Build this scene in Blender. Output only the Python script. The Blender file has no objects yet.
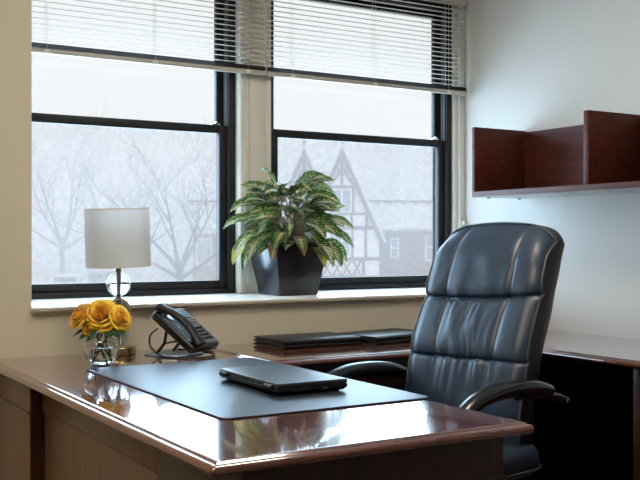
import bpy, bmesh, math, random
from mathutils import Vector, Matrix, noise
random.seed(7)
R = math.radians
PI = math.pi
sc = bpy.context.scene
COL = sc.collection

# ------------------------------------------------------------------ camera
YAW = 31.3
cd = bpy.data.cameras.new('camera')
cam = bpy.data.objects.new('camera', cd)
COL.objects.link(cam)
cam.location = (0, 0, 1.17)
cam.rotation_euler = (R(90), 0, R(-YAW))
cd.sensor_width = 36
cd.lens = 975 / 640 * 36
cd.shift_y = 1 / 640
cd.clip_start = 0.05
cd.clip_end = 600
sc.camera = cam

# ------------------------------------------------------------------ world, sun, large lights, exposure
W = bpy.data.worlds.new('overcast_sky')
sc.world = W
W.use_nodes = True
bg = W.node_tree.nodes['Background']
bg.inputs[0].default_value = (0.99, 0.985, 0.975, 1)
bg.inputs[1].default_value = 0.955

sd = bpy.data.lights.new('hazy_sun', 'SUN')
sd.energy = 1.6
sd.angle = R(90)
sd.color = (0.86, 0.93, 1.0)
sun = bpy.data.objects.new('hazy_sun', sd)
COL.objects.link(sun)
sdir = Vector((0.45, 0.75, -0.85))
sun.rotation_euler = sdir.to_track_quat('-Z', 'Y').to_euler()

sc.view_settings.view_transform = 'Standard'
sc.view_settings.look = 'None'
sc.view_settings.gamma = 1
sc.view_settings.use_curve_mapping = False
sc.view_settings.exposure = 0.0
sc.cycles.volume_bounces = 2
sc.cycles.max_bounces = 14
sc.cycles.transparent_max_bounces = 24
sc.cycles.sample_clamp_indirect = 6.0
CEIL_LIGHT = 25.0
# unseen area lamps added in the two window openings to strengthen the daylight
for wx in (1.482, 2.732):
    ld = bpy.data.lights.new('window_daylight', 'AREA')
    ld.shape = 'RECTANGLE'
    ld.size, ld.size_y = 1.03, 1.00
    ld.energy = 34.0
    ld.color = (0.52, 0.76, 1.0)
    lo = bpy.data.objects.new('window_daylight', ld)
    COL.objects.link(lo)
    lo.location = (wx, 4.153, 1.46)
    lo.rotation_euler = (R(-90), 0, 0)

# ------------------------------------------------------------------ materials
MATS = {}


def new_mat(name):
    m = bpy.data.materials.new(name)
    m.use_nodes = True
    MATS[name] = m
    nt = m.node_tree
    return m, nt, nt.nodes['Principled BSDF'], nt.nodes['Material Output']


def simple(name, col, rough=0.5, metal=0.0, spec=0.5, bump=0.0, bscale=60.0, vary=0.0, vscale=8.0, coat=0.0, sheen=0.0):
    m, nt, b, out = new_mat(name)
    b.inputs['Base Color'].default_value = (*col, 1)
    b.inputs['Roughness'].default_value = rough
    b.inputs['Metallic'].default_value = metal
    b.inputs['Specular IOR Level'].default_value = spec
    b.inputs['Coat Weight'].default_value = coat
    b.inputs['Sheen Weight'].default_value = sheen
    tc = nt.nodes.new('ShaderNodeTexCoord')
    if vary > 0:
        n = nt.nodes.new('ShaderNodeTexNoise')
        n.inputs['Scale'].default_value = vscale
        n.inputs['Detail'].default_value = 4
        nt.links.new(tc.outputs['Object'], n.inputs['Vector'])
        r = nt.nodes.new('ShaderNodeMix')
        r.data_type = 'RGBA'
        r.inputs[6].default_value = (*[c * (1 - vary) for c in col], 1)
        r.inputs[7].default_value = (*[min(1, c * (1 + vary)) for c in col], 1)
        nt.links.new(n.outputs['Fac'], r.inputs[0])
        nt.links.new(r.outputs[2], b.inputs['Base Color'])
    if bump > 0:
        n2 = nt.nodes.new('ShaderNodeTexNoise')
        n2.inputs['Scale'].default_value = bscale
        n2.inputs['Detail'].default_value = 3
        nt.links.new(tc.outputs['Object'], n2.inputs['Vector'])
        bp = nt.nodes.new('ShaderNodeBump')
        bp.inputs['Strength'].default_value = bump
        bp.inputs['Distance'].default_value = 0.002
        nt.links.new(n2.outputs['Fac'], bp.inputs['Height'])
        nt.links.new(bp.outputs['Normal'], b.inputs['Normal'])
    return m


def wood(name, c1, c2, scale=(1, 1, 1), rough=0.2, coat=0.0, coat_rough=0.05, spec=0.5, ior=1.5):
    m, nt, b, out = new_mat(name)
    tc = nt.nodes.new('ShaderNodeTexCoord')
    mp = nt.nodes.new('ShaderNodeMapping')
    mp.inputs['Scale'].default_value = scale
    nt.links.new(tc.outputs['Object'], mp.inputs['Vector'])
    n = nt.nodes.new('ShaderNodeTexNoise')
    n.inputs['Scale'].default_value = 6
    n.inputs['Detail'].default_value = 6
    n.inputs['Roughness'].default_value = 0.6
    n.inputs['Distortion'].default_value = 0.6
    nt.links.new(mp.outputs['Vector'], n.inputs['Vector'])
    cr = nt.nodes.new('ShaderNodeValToRGB')
    cr.color_ramp.elements[0].position = 0.32
    cr.color_ramp.elements[1].position = 0.70
    cr.color_ramp.elements[0].color = (*c1, 1)
    cr.color_ramp.elements[1].color = (*c2, 1)
    nt.links.new(n.outputs['Fac'], cr.inputs['Fac'])
    nt.links.new(cr.outputs['Color'], b.inputs['Base Color'])
    b.inputs['Roughness'].default_value = rough
    b.inputs['IOR'].default_value = ior
    b.inputs['Specular IOR Level'].default_value = spec
    b.inputs['Coat Weight'].default_value = coat
    b.inputs['Coat Roughness'].default_value = coat_rough
    return m


M = {}
M['wall'] = simple('wall_paint', (0.63, 0.58, 0.465), 0.75, bump=0.15, bscale=220, spec=0.3)
M['wall_right'] = simple('wall_paint_pale', (0.64, 0.62, 0.575), 0.7, bump=0.12, bscale=220, spec=0.3)
M['trim'] = simple('trim_paint', (0.72, 0.69, 0.61), 0.45)
M['sill'] = simple('sill_paint', (0.86, 0.85, 0.82), 0.3)
M['sill_edge'] = simple('sill_edge', (0.50, 0.44, 0.35), 0.5)
M['ceiling'] = simple('ceiling_tile', (0.82, 0.80, 0.76), 0.9, bump=0.3, bscale=90)
M['carpet'] = simple('carpet', (0.16, 0.13, 0.11), 0.95, bump=0.6, bscale=300, vary=0.2, vscale=150)
M['frame'] = simple('window_frame_black', (0.016, 0.015, 0.016), 0.5, spec=0.3)
M['track'] = simple('track_grey', (0.11, 0.11, 0.115), 0.4)
M['desk_top'] = wood('mahogany_polished', (0.085, 0.021, 0.011), (0.19, 0.052, 0.027), (1.2, 9, 9), 0.12, 1.0, 0.03, 0.7, 1.6)
M['desk_edge'] = M['desk_top']
M['wood_dark'] = wood('mahogany_satin', (0.026, 0.008, 0.005), (0.060, 0.018, 0.010), (9, 9, 1.0), 0.38, 0.10, 0.2, 0.35)
M['wood_side'] = wood('walnut_panel', (0.14, 0.070, 0.034), (0.22, 0.115, 0.060), (10, 10, 1.0), 0.36, 0.15, 0.2)
M['shelf'] = wood('mahogany_shelf', (0.060, 0.014, 0.008), (0.115, 0.028, 0.016), (6, 1.0, 6), 0.48, 0.0, 0.2, 0.22)
M['underside'] = simple('laminate_underside', (0.62, 0.62, 0.60), 0.5)
M['pad'] = simple('pad_leather', (0.018, 0.028, 0.042), 0.40, spec=0.6, bump=0.10, bscale=260)
M['handset'] = simple('handset_plastic', (0.012, 0.011, 0.012), 0.5, spec=0.35)
M['black_plastic'] = simple('black_plastic', (0.012, 0.012, 0.014), 0.35, bump=0.04, bscale=400)
M['black_gloss'] = simple('black_gloss', (0.010, 0.010, 0.012), 0.22, spec=0.55)
M['laptop'] = simple('laptop_lid', (0.018, 0.020, 0.024), 0.38, spec=0.6)
M['laptop_side'] = simple('laptop_side', (0.010, 0.010, 0.012), 0.30)
M['grey_plastic'] = simple('grey_plastic', (0.20, 0.21, 0.22), 0.4)
M['phone_face'] = simple('phone_face_grey', (0.16, 0.18, 0.20), 0.35)
M['display'] = simple('phone_display', (0.10, 0.15, 0.21), 0.08, spec=0.8)
M['silver'] = simple('silver', (0.55, 0.56, 0.57), 0.25, metal=1.0)
M['brass'] = simple('aged_brass', (0.40, 0.31, 0.16), 0.28, metal=1.0)
M['bronze'] = simple('bronze_stem', (0.26, 0.21, 0.14), 0.35, metal=1.0)
M['leather'] = simple('chair_leather', (0.011, 0.029, 0.060), 0.42, spec=0.8, bump=0.22, bscale=190)
M['leather_side'] = simple('chair_leather_side', (0.014, 0.015, 0.018), 0.45, spec=0.5, bump=0.2, bscale=190)
M['piping'] = simple('chair_piping', (0.07, 0.075, 0.08), 0.35)
M['folder'] = simple('folder_leather', (0.013, 0.014, 0.017), 0.36, spec=0.55, bump=0.15, bscale=300)
M['folder_in'] = simple('folder_lining', (0.05, 0.052, 0.058), 0.5)
M['paper'] = simple('paper', (0.62, 0.62, 0.60), 0.8)
M['pot'] = simple('pot_lacquer', (0.012, 0.013, 0.018), 0.24, spec=0.6)
M['soil'] = simple('soil', (0.020, 0.014, 0.010), 0.95, bump=0.8, bscale=120)
M['stem'] = simple('plant_stem', (0.52, 0.36, 0.25), 0.5, vary=0.3, vscale=30)
M['rose_stem'] = simple('rose_stem', (0.05, 0.13, 0.03), 0.45)
M['rose_leaf'] = simple('rose_leaf', (0.022, 0.075, 0.022), 0.4, vary=0.35, vscale=40)
M['slat'] = simple('blind_slat', (0.66, 0.63, 0.55), 0.45)
M['rail'] = simple('blind_rail', (0.50, 0.46, 0.38), 0.4)
M['stack'] = simple('dark_slat_edge', (0.10, 0.09, 0.08), 0.6)  # darker than the other slats: shade of the stack put into its colour
M['cord'] = simple('white_cord', (0.78, 0.76, 0.70), 0.6)
M['rubber'] = simple('rubber', (0.012, 0.012, 0.012), 0.6)
M['chrome'] = simple('dark_metal', (0.10, 0.10, 0.11), 0.3, metal=1.0)
# outdoors
M['snow'] = simple('snow', (0.80, 0.83, 0.87), 0.9, vary=0.08, vscale=0.6)
M['snow_roof'] = simple('snowy_shingle', (0.62, 0.64, 0.68), 0.9, vary=0.5, vscale=3.2)
M['brick'] = simple('red_brick', (0.20, 0.085, 0.075), 0.9, vary=0.25, vscale=14)
M['plaster'] = simple('white_plaster', (0.82, 0.82, 0.84), 0.9)
M['timber'] = simple('dark_timber', (0.16, 0.07, 0.075), 0.8)
M['ext_glass'] = simple('far_window_glass', (0.20, 0.25, 0.30), 0.1)
M['ext_white'] = simple('white_window_paint', (0.80, 0.80, 0.80), 0.6)
M['bark'] = simple('bark', (0.13, 0.135, 0.15), 0.9)
M['evergreen'] = simple('evergreen_needles', (0.06, 0.10, 0.09), 0.9)
M['car_white'] = simple('car_white', (0.75, 0.77, 0.80), 0.3)
M['car_grey'] = simple('car_grey', (0.22, 0.25, 0.30), 0.3)
M['car_glass'] = simple('car_glass', (0.03, 0.04, 0.05), 0.1)
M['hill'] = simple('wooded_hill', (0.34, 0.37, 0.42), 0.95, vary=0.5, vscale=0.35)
M['tire'] = simple('tire', (0.02, 0.02, 0.02), 0.8)

m, nt, b, out = new_mat('tail_light_red')
b.inputs['Base Color'].default_value = (0.7, 0.02, 0.03, 1)
b.inputs['Emission Color'].default_value = (1.0, 0.08, 0.12, 1)
b.inputs['Emission Strength'].default_value = 5.0
M['tail'] = m

m, nt, b, out = new_mat('ceiling_panel_glow')
b.inputs['Base Color'].default_value = (0.8, 0.8, 0.8, 1)
b.inputs['Emission Color'].default_value = (1.0, 0.88, 0.72, 1)
b.inputs['Emission Strength'].default_value = CEIL_LIGHT
M['panel_glow'] = m


def glass_pane_mat(name, refl=0.9, tint=(0.97, 0.98, 0.985)):
    m, nt, b, out = new_mat(name)
    nt.nodes.remove(b)
    tr = nt.nodes.new('ShaderNodeBsdfTransparent')
    tr.inputs[0].default_value = (*tint, 1)
    gl = nt.nodes.new('ShaderNodeBsdfGlossy')
    gl.inputs['Roughness'].default_value = 0.02
    fr = nt.nodes.new('ShaderNodeFresnel')
    fr.inputs[0].default_value = 1.45
    mu = nt.nodes.new('ShaderNodeMath')
    mu.operation = 'MULTIPLY'
    mu.inputs[1].default_value = refl
    mx = nt.nodes.new('ShaderNodeMixShader')
    nt.links.new(fr.outputs[0], mu.inputs[0])
    nt.links.new(mu.outputs[0], mx.inputs[0])
    nt.links.new(tr.outputs[0], mx.inputs[1])
    nt.links.new(gl.outputs[0], mx.inputs[2])
    nt.links.new(mx.outputs[0], out.inputs[0])
    return m


M['pane'] = glass_pane_mat('window_glass', 0.45)

# insect screen: a very fine pale mesh over the lower sash
m, nt, b, out = new_mat('insect_screen_mesh')
nt.nodes.remove(b)
tr = nt.nodes.new('ShaderNodeBsdfTransparent')
df = nt.nodes.new('ShaderNodeBsdfDiffuse')
df.inputs[0].default_value = (0.62, 0.72, 0.86, 1)
tl = nt.nodes.new('ShaderNodeBsdfTranslucent')
tl.inputs[0].default_value = (0.74, 0.84, 0.95, 1)
ad = nt.nodes.new('ShaderNodeMixShader')
ad.inputs[0].default_value = 0.75
mx = nt.nodes.new('ShaderNodeMixShader')
tc = nt.nodes.new('ShaderNodeTexCoord')
nz = nt.nodes.new('ShaderNodeTexNoise')
nz.inputs['Scale'].default_value = 45
nz.inputs['Detail'].default_value = 5
mr = nt.nodes.new('ShaderNodeMapRange')
mr.inputs['From Min'].default_value = 0.3
mr.inputs['From Max'].default_value = 0.7
mr.inputs['To Min'].default_value = 0.14
mr.inputs['To Max'].default_value = 0.24
nt.links.new(tc.outputs['Object'], nz.inputs['Vector'])
nt.links.new(nz.outputs['Fac'], mr.inputs['Value'])
nt.links.new(mr.outputs['Result'], mx.inputs[0])
nt.links.new(df.outputs[0], ad.inputs[1])
nt.links.new(tl.outputs[0], ad.inputs[2])
nt.links.new(tr.outputs[0], mx.inputs[1])
nt.links.new(ad.outputs[0], mx.inputs[2])
nt.links.new(mx.outputs[0], out.inputs[0])
M['screen'] = m

m, nt, b, out = new_mat('clear_glass')
b.inputs['Base Color'].default_value = (0.97, 0.98, 0.99, 1)
b.inputs['Transmission Weight'].default_value = 1
b.inputs['Roughness'].default_value = 0.0
b.inputs['IOR'].default_value = 1.46
M['glass'] = m
m, nt, b, out = new_mat('water')
b.inputs['Base Color'].default_value = (0.93, 0.96, 0.92, 1)
b.inputs['Transmission Weight'].default_value = 1
b.inputs['Roughness'].default_value = 0.0
b.inputs['IOR'].default_value = 1.33
M['water'] = m

# lamp shade: fabric that lets light through
m, nt, b, out = new_mat('shade_fabric')
nt.nodes.remove(b)
df = nt.nodes.new('ShaderNodeBsdfDiffuse')
df.inputs[0].default_value = (0.76, 0.75, 0.73, 1)
tl = nt.nodes.new('ShaderNodeBsdfTranslucent')
tl.inputs[0].default_value = (0.90, 0.90, 0.89, 1)
mx = nt.nodes.new('ShaderNodeMixShader')
mx.inputs[0].default_value = 0.55
nt.links.new(df.outputs[0], mx.inputs[1])
nt.links.new(tl.outputs[0], mx.inputs[2])
nt.links.new(mx.outputs[0], out.inputs[0])
M['shade'] = m


def petal_mat():
    m, nt, b, out = new_mat('rose_petal')
    at = nt.nodes.new('ShaderNodeUVMap')
    at.uv_map = 'leaf'
    sp = nt.nodes.new('ShaderNodeSeparateXYZ')
    nt.links.new(at.outputs[0], sp.inputs[0])
    cr = nt.nodes.new('ShaderNodeValToRGB')
    cr.color_ramp.elements[0].color = (0.72, 0.25, 0.003, 1)
    cr.color_ramp.elements[1].color = (0.95, 0.60, 0.025, 1)
    nt.links.new(sp.outputs['Y'], cr.inputs['Fac'])
    nt.links.new(cr.outputs['Color'], b.inputs['Base Color'])
    b.inputs['Roughness'].default_value = 0.55
    b.inputs['Subsurface Weight'].default_value = 0.0
    b.inputs['Sheen Weight'].default_value = 0.2
    return m


M['petal'] = petal_mat()


def leaf_mat():
    m, nt, b, out = new_mat('variegated_leaf')
    N = nt.nodes.new
    L = nt.links.new
    uv = N('ShaderNodeUVMap'); uv.uv_map = 'leaf'
    rnd = N('ShaderNodeUVMap'); rnd.uv_map = 'rand'
    sp = N('ShaderNodeSeparateXYZ'); L(uv.outputs[0], sp.inputs[0])
    sr = N('ShaderNodeSeparateXYZ'); L(rnd.outputs[0], sr.inputs[0])
    # |u - 0.5| : distance from the midrib
    s1 = N('ShaderNodeMath'); s1.operation = 'SUBTRACT'; s1.inputs[1].default_value = 0.5; L(sp.outputs['X'], s1.inputs[0])
    a1 = N('ShaderNodeMath'); a1.operation = 'ABSOLUTE'; L(s1.outputs[0], a1.inputs[0])
    # feather veins: v - 0.7*|u|
    k = N('ShaderNodeMath'); k.operation = 'MULTIPLY_ADD'; k.inputs[1].default_value = -0.55; L(a1.outputs[0], k.inputs[0]); L(sp.outputs['Y'], k.inputs[2])
    k2 = N('ShaderNodeMath'); k2.operation = 'MULTIPLY'; k2.inputs[1].default_value = 52; L(k.outputs[0], k2.inputs[0])
    sn = N('ShaderNodeMath'); sn.operation = 'SINE'; L(k2.outputs[0], sn.inputs[0])
    nz = N('ShaderNodeTexNoise'); nz.inputs['Scale'].default_value = 9; nz.inputs['Detail'].default_value = 4
    cv = N('ShaderNodeVectorMath'); cv.operation = 'ADD'; L(uv.outputs[0], cv.inputs[0])
    sc3 = N('ShaderNodeVectorMath'); sc3.operation = 'SCALE'; sc3.inputs['Scale'].default_value = 37; L(rnd.outputs[0], sc3.inputs[0])
    L(sc3.outputs[0], cv.inputs[1]); L(cv.outputs[0], nz.inputs['Vector'])
    ad = N('ShaderNodeMath'); ad.operation = 'MULTIPLY_ADD'; ad.inputs[1].default_value = 0.16; L(sn.outputs[0], ad.inputs[0]); L(nz.outputs['Fac'], ad.inputs[2])
    # edge stays green
    e = N('ShaderNodeMath'); e.operation = 'MULTIPLY_ADD'; e.inputs[1].default_value = -0.45; L(a1.outputs[0], e.inputs[0]); L(ad.outputs[0], e.inputs[2])
    cr = N('ShaderNodeValToRGB')
    cr.color_ramp.elements[0].position = 0.36; cr.color_ramp.elements[0].color = (0.022, 0.085, 0.016, 1)
    cr.color_ramp.elements[1].position = 0.56; cr.color_ramp.elements[1].color = (0.60, 0.60, 0.27, 1)
    x = cr.color_ramp.elements.new(0.46); x.color = (0.12, 0.27, 0.04, 1)
    L(e.outputs[0], cr.inputs['Fac'])
    # yellow or reddish leaves
    cr2 = N('ShaderNodeValToRGB')
    cr2.color_ramp.interpolation = 'CONSTANT'
    cr2.color_ramp.elements[0].position = 0.0; cr2.color_ramp.elements[0].color = (0, 0, 0, 1)
    cr2.color_ramp.elements[1].position = 0.93; cr2.color_ramp.elements[1].color = (0.75, 0.75, 0.75, 1)
    L(sr.outputs['X'], cr2.inputs['Fac'])
    mxy = N('ShaderNodeMix'); mxy.data_type = 'RGBA'; L(cr2.outputs['Color'], mxy.inputs[0]); L(cr.outputs['Color'], mxy.inputs[6]); mxy.inputs[7].default_value = (0.56, 0.52, 0.05, 1)
    cr4 = N('ShaderNodeValToRGB')
    cr4.color_ramp.interpolation = 'CONSTANT'
    cr4.color_ramp.elements[0].position = 0.0; cr4.color_ramp.elements[0].color = (0, 0, 0, 1)
    cr4.color_ramp.elements[1].position = 0.88; cr4.color_ramp.elements[1].color = (0.6, 0.6, 0.6, 1)
    L(sr.outputs['Y'], cr4.inputs['Fac'])
    mxr = N('ShaderNodeMix'); mxr.data_type = 'RGBA'; L(cr4.outputs['Color'], mxr.inputs[0]); L(mxy.outputs[2], mxr.inputs[6]); mxr.inputs[7].default_value = (0.34, 0.12, 0.06, 1)
    # midrib
    cr3 = N('ShaderNodeValToRGB')
    cr3.color_ramp.elements[0].position = 0.012; cr3.color_ramp.elements[0].color = (1, 1, 1, 1)
    cr3.color_ramp.elements[1].position = 0.085; cr3.color_ramp.elements[1].color = (0, 0, 0, 1)
    L(a1.outputs[0], cr3.inputs['Fac'])
    mxm = N('ShaderNodeMix'); mxm.data_type = 'RGBA'; L(cr3.outputs['Color'], mxm.inputs[0]); L(mxr.outputs[2], mxm.inputs[6]); mxm.inputs[7].default_value = (0.74, 0.52, 0.40, 1)
    L(mxm.outputs[2], b.inputs['Base Color'])
    b.inputs['Roughness'].default_value = 0.38
    tl = N('ShaderNodeBsdfTranslucent'); L(mxm.outputs[2], tl.inputs[0])
    ms = N('ShaderNodeMixShader'); ms.inputs[0].default_value = 0.25
    L(b.outputs[0], ms.inputs[1]); L(tl.outputs[0], ms.inputs[2]); L(ms.outputs[0], out.inputs[0])
    return m


M['leaf'] = leaf_mat()

# ------------------------------------------------------------------ helpers


def tag(o, label=None, cat=None, group=None, kind=None):
    if label: o['label'] = label
    if cat: o['category'] = cat
    if group: o['group'] = group
    if kind: o['kind'] = kind
    return o


def empty(name, loc=(0, 0, 0), rz=0.0, parent=None):
    o = bpy.data.objects.new(name, None)
    COL.objects.link(o)
    o.location = loc
    o.rotation_euler = (0, 0, rz)
    o.empty_display_size = 0.05
    if parent: o.parent = parent
    return o


def obj(name, bm, mat, parent=None, smooth=True, angle=35, loc=None, rot=None):
    me = bpy.data.meshes.new(name)
    bm.normal_update()
    bm.to_mesh(me)
    bm.free()
    if isinstance(mat, (list, tuple)):
        for x in mat: me.materials.append(x)
    else:
        me.materials.append(mat)
    if smooth:
        for p in me.polygons: p.use_smooth = True
        me.set_sharp_from_angle(angle=R(angle))
    o = bpy.data.objects.new(name, me)
    COL.objects.link(o)
    if parent: o.parent = parent
    if loc: o.location = loc
    if rot: o.rotation_euler = rot
    return o


def box(bm, x0, x1, y0, y1, z0, z1, bev=0.0, seg=2, mat=Matrix.Identity(4), mi=0):
    vs = [bm.verts.new(mat @ Vector(p)) for p in
          ((x0, y0, z0), (x1, y0, z0), (x1, y1, z0), (x0, y1, z0), (x0, y0, z1), (x1, y0, z1), (x1, y1, z1), (x0, y1, z1))]
    fs = []
    for q in ((0, 3, 2, 1), (4, 5, 6, 7), (0, 1, 5, 4), (1, 2, 6, 5), (2, 3, 7, 6), (3, 0, 4, 7)):
        f = bm.faces.new([vs[i] for i in q])
        f.material_index = mi
        fs.append(f)
    if bev > 0:
        es = set(e for f in fs for e in f.edges)
        bmesh.ops.bevel(bm, geom=list(es), offset=bev, segments=seg, profile=0.5, affect='EDGES')
    return bm


def B(*a, **k):
    return box(bmesh.new(), *a, **k)


def lathe(bm, prof, seg=32, c=(0, 0, 0), mat=Matrix.Identity(4), close=True):
    rings = []
    c = Vector(c)
    for r, z in prof:
        if r < 1e-6:
            rings.append([bm.verts.new(mat @ (c + Vector((0, 0, z))))])
        else:
            rings.append([bm.verts.new(mat @ (c + Vector((r * math.cos(2 * PI * i / seg), r * math.sin(2 * PI * i / seg), z)))) for i in range(seg)])
    for a, b_ in zip(rings, rings[1:]):
        for i in range(seg):
            j = (i + 1) % seg
            if len(a) == 1 and len(b_) == 1: continue
            if len(a) == 1: bm.faces.new((a[0], b_[j], b_[i]))
            elif len(b_) == 1: bm.faces.new((a[i], a[j], b_[0]))
            else: bm.faces.new((a[i], a[j], b_[j], b_[i]))
    bmesh.ops.recalc_face_normals(bm, faces=bm.faces)
    return bm


def tube(bm, pts, rad, seg=8, cap=True, flat=1.0, upv=None):
    pts = [Vector(p) for p in pts]
    n = len(pts)
    rads = rad if isinstance(rad, (list, tuple)) else [rad] * n
    t0 = (pts[1] - pts[0]).normalized()
    up = Vector(upv) if upv else (Vector((0, 0, 1)) if abs(t0.z) < 0.9 else Vector((1, 0, 0)))
    nrm = (up - t0 * up.dot(t0)).normalized()
    rings = []
    for i in range(n):
        if i == 0: t = (pts[1] - pts[0])
        elif i == n - 1: t = (pts[-1] - pts[-2])
        else: t = (pts[i + 1] - pts[i - 1])
        t.normalize()
        nrm = (nrm - t * nrm.dot(t)).normalized()
        bn = t.cross(nrm)
        rings.append([bm.verts.new(pts[i] + (nrm * math.cos(2 * PI * k / seg) + bn * math.sin(2 * PI * k / seg) * flat) * rads[i]) for k in range(seg)])
    fs = []
    for a, b_ in zip(rings, rings[1:]):
        for k in range(seg):
            j = (k + 1) % seg
            fs.append(bm.faces.new((a[k], a[j], b_[j], b_[k])))
    if cap:
        fs.append(bm.faces.new(rings[0][::-1]))
        fs.append(bm.faces.new(rings[-1]))
    return bm


def spline(pts, n=8):
    P = [Vector(p) for p in pts]
    P = [P[0] * 2 - P[1]] + P + [P[-1] * 2 - P[-2]]
    o = []
    for i in range(1, len(P) - 2):
        for k in range(n):
            t = k / n
            a, b_, c, d = P[i - 1], P[i], P[i + 1], P[i + 2]
            o.append(0.5 * ((2 * b_) + (c - a) * t + (2 * a - 5 * b_ + 4 * c - d) * t * t + (3 * b_ - a - 3 * c + d) * t ** 3))
    o.append(P[-2])
    return o


def prism(bm, poly, y0, y1, axis='y'):
    """extrude a 2-D polygon (x,z) along y"""
    def mk(p, y):
        return Vector((p[0], y, p[1])) if axis == 'y' else Vector((y, p[0], p[1]))
    a = [bm.verts.new(mk(p, y0)) for p in poly]
    b_ = [bm.verts.new(mk(p, y1)) for p in poly]
    n = len(poly)
    bm.faces.new(a)
    bm.faces.new(b_[::-1])
    for i in range(n):
        j = (i + 1) % n
        bm.faces.new((a[i], b_[i], b_[j], a[j]))
    bmesh.ops.recalc_face_normals(bm, faces=bm.faces)
    return bm


def rrect(x0, x1, y0, y1, r, off=0.0, n=5):
    """rounded rectangle outline, ccw, shrunk by off"""
    x0 += off; x1 -= off; y0 += off; y1 -= off
    r = max(r - off, 0.0008)
    o = []
    for cx, cy, a0 in ((x1 - r, y0 + r, -90), (x1 - r, y1 - r, 0), (x0 + r, y1 - r, 90), (x0 + r, y0 + r, 180)):
        for k in range(n + 1):
            a = R(a0 + 90 * k / n)
            o.append((cx + r * math.cos(a), cy + r * math.sin(a)))
    return o


def moulded(x0, x1, y0, y1, prof, r=0.006, n=5):
    """slab built from outline rings: prof = [(inset, z) ...] from top to bottom"""
    bm = bmesh.new()
    rings = []
    for off, z in prof:
        rings.append([bm.verts.new((x, y, z)) for x, y in rrect(x0, x1, y0, y1, r, off, n)])
    k = len(rings[0])
    bm.faces.new(rings[0])
    bm.faces.new(rings[-1][::-1])
    for a, b_ in zip(rings, rings[1:]):
        for i in range(k):
            j = (i + 1) % k
            bm.faces.new((a[i], b_[i], b_[j], a[j]))
    bmesh.ops.recalc_face_normals(bm, faces=bm.faces)
    return bm


def copy_tree(o, parent=None):
    c = o.copy()
    COL.objects.link(c)
    if parent: c.parent = parent
    for ch in list(o.children): copy_tree(ch, c)
    return c


# ------------------------------------------------------------------ the room
RX = 3.35          # right wall
WY = 3.59          # face of the knee wall and the column
GY = 4.06          # face of the window frames
SILL = 0.928
CEIL = 2.78
LX, BY = -2.4, -2.6

tag(obj('floor', B(LX, RX, BY, WY, -0.08, 0), M['carpet'], smooth=False), kind='structure')
tag(obj('ceiling', B(LX, RX, BY, GY + 0.3, CEIL, CEIL + 0.1), M['ceiling'], smooth=False), kind='structure')
bm = bmesh.new()
box(bm, 0.95, RX, WY, GY + 0.2, -0.08, SILL - 0.017)                 # knee wall under the sill
box(bm, LX, 0.95, WY, GY + 0.2, -0.08, CEIL)               # wall to the left of the windows
box(bm, 0.95, RX, GY - 0.0, GY + 0.2, 2.46, CEIL)                 # over the windows
tag(obj('wall_back', bm, M['wall'], smooth=False), kind='structure')
tag(obj('wall_right', B(RX, RX + 0.12, BY, GY + 0.2, -0.08, CEIL), M['wall_right'], smooth=False), kind='structure')
tag(obj('wall_left', B(LX - 0.12, LX, BY, GY + 0.2, -0.08, CEIL), M['wall'], smooth=False), kind='structure')
tag(obj('wall_front', B(LX - 0.12, RX + 0.12, BY - 0.12, BY, -0.08, CEIL), M['wall'], smooth=False), kind='structure')

# window sill
bm = bmesh.new()
box(bm, 0.951, RX - 0.001, WY - 0.026, GY + 0.06, SILL - 0.016, SILL, bev=0.004)
sill = tag(obj('trim_1', bm, M['sill'], angle=30), kind='structure')
obj('sill_edge', B(0.951, RX - 0.001, WY - 0.0275, WY - 0.0262, SILL - 0.0145, SILL - 0.006), M['sill_edge'], sill, smooth=False)
obj('sill_moulding', B(0.951, RX - 0.001, WY - 0.012, WY - 0.0005, SILL - 0.026, SILL - 0.0165, bev=0.003), M['wall'], sill)

# mullion casing between the windows and jamb casing on the right
bm = bmesh.new()
box(bm, 2.012, 2.175, GY - 0.035, GY + 0.1, SILL + 0.001, 2.455, bev=0.004)
box(bm, 2.013, 2.039, GY - 0.046, GY - 0.035, SILL + 0.001, 2.455, bev=0.003)
box(bm, 2.064, 2.125, GY - 0.041, GY - 0.035, SILL + 0.001, 2.455, bev=0.003)
box(bm, 2.148, 2.174, GY - 0.046, GY - 0.035, SILL + 0.001, 2.455, bev=0.003)
tag(obj('trim_2', bm, M['trim']), kind='structure')
bm = bmesh.new()
box(bm, 3.288, RX - 0.0005, GY - 0.02, GY + 0.1, SILL + 0.001, 2.455, bev=0.003)
box(bm, 3.312, RX - 0.0005, GY - 0.035, GY - 0.02, SILL + 0.001, 2.455, bev=0.003)
tag(obj('trim_3', bm, M['trim']), kind='structure')
bm = bmesh.new()
box(bm, 0.951, RX - 0.0005, GY - 0.03, GY - 0.002, 2.42, 2.53, bev=0.004)
tag(obj('trim_4', bm, M['trim']), kind='structure')


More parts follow.
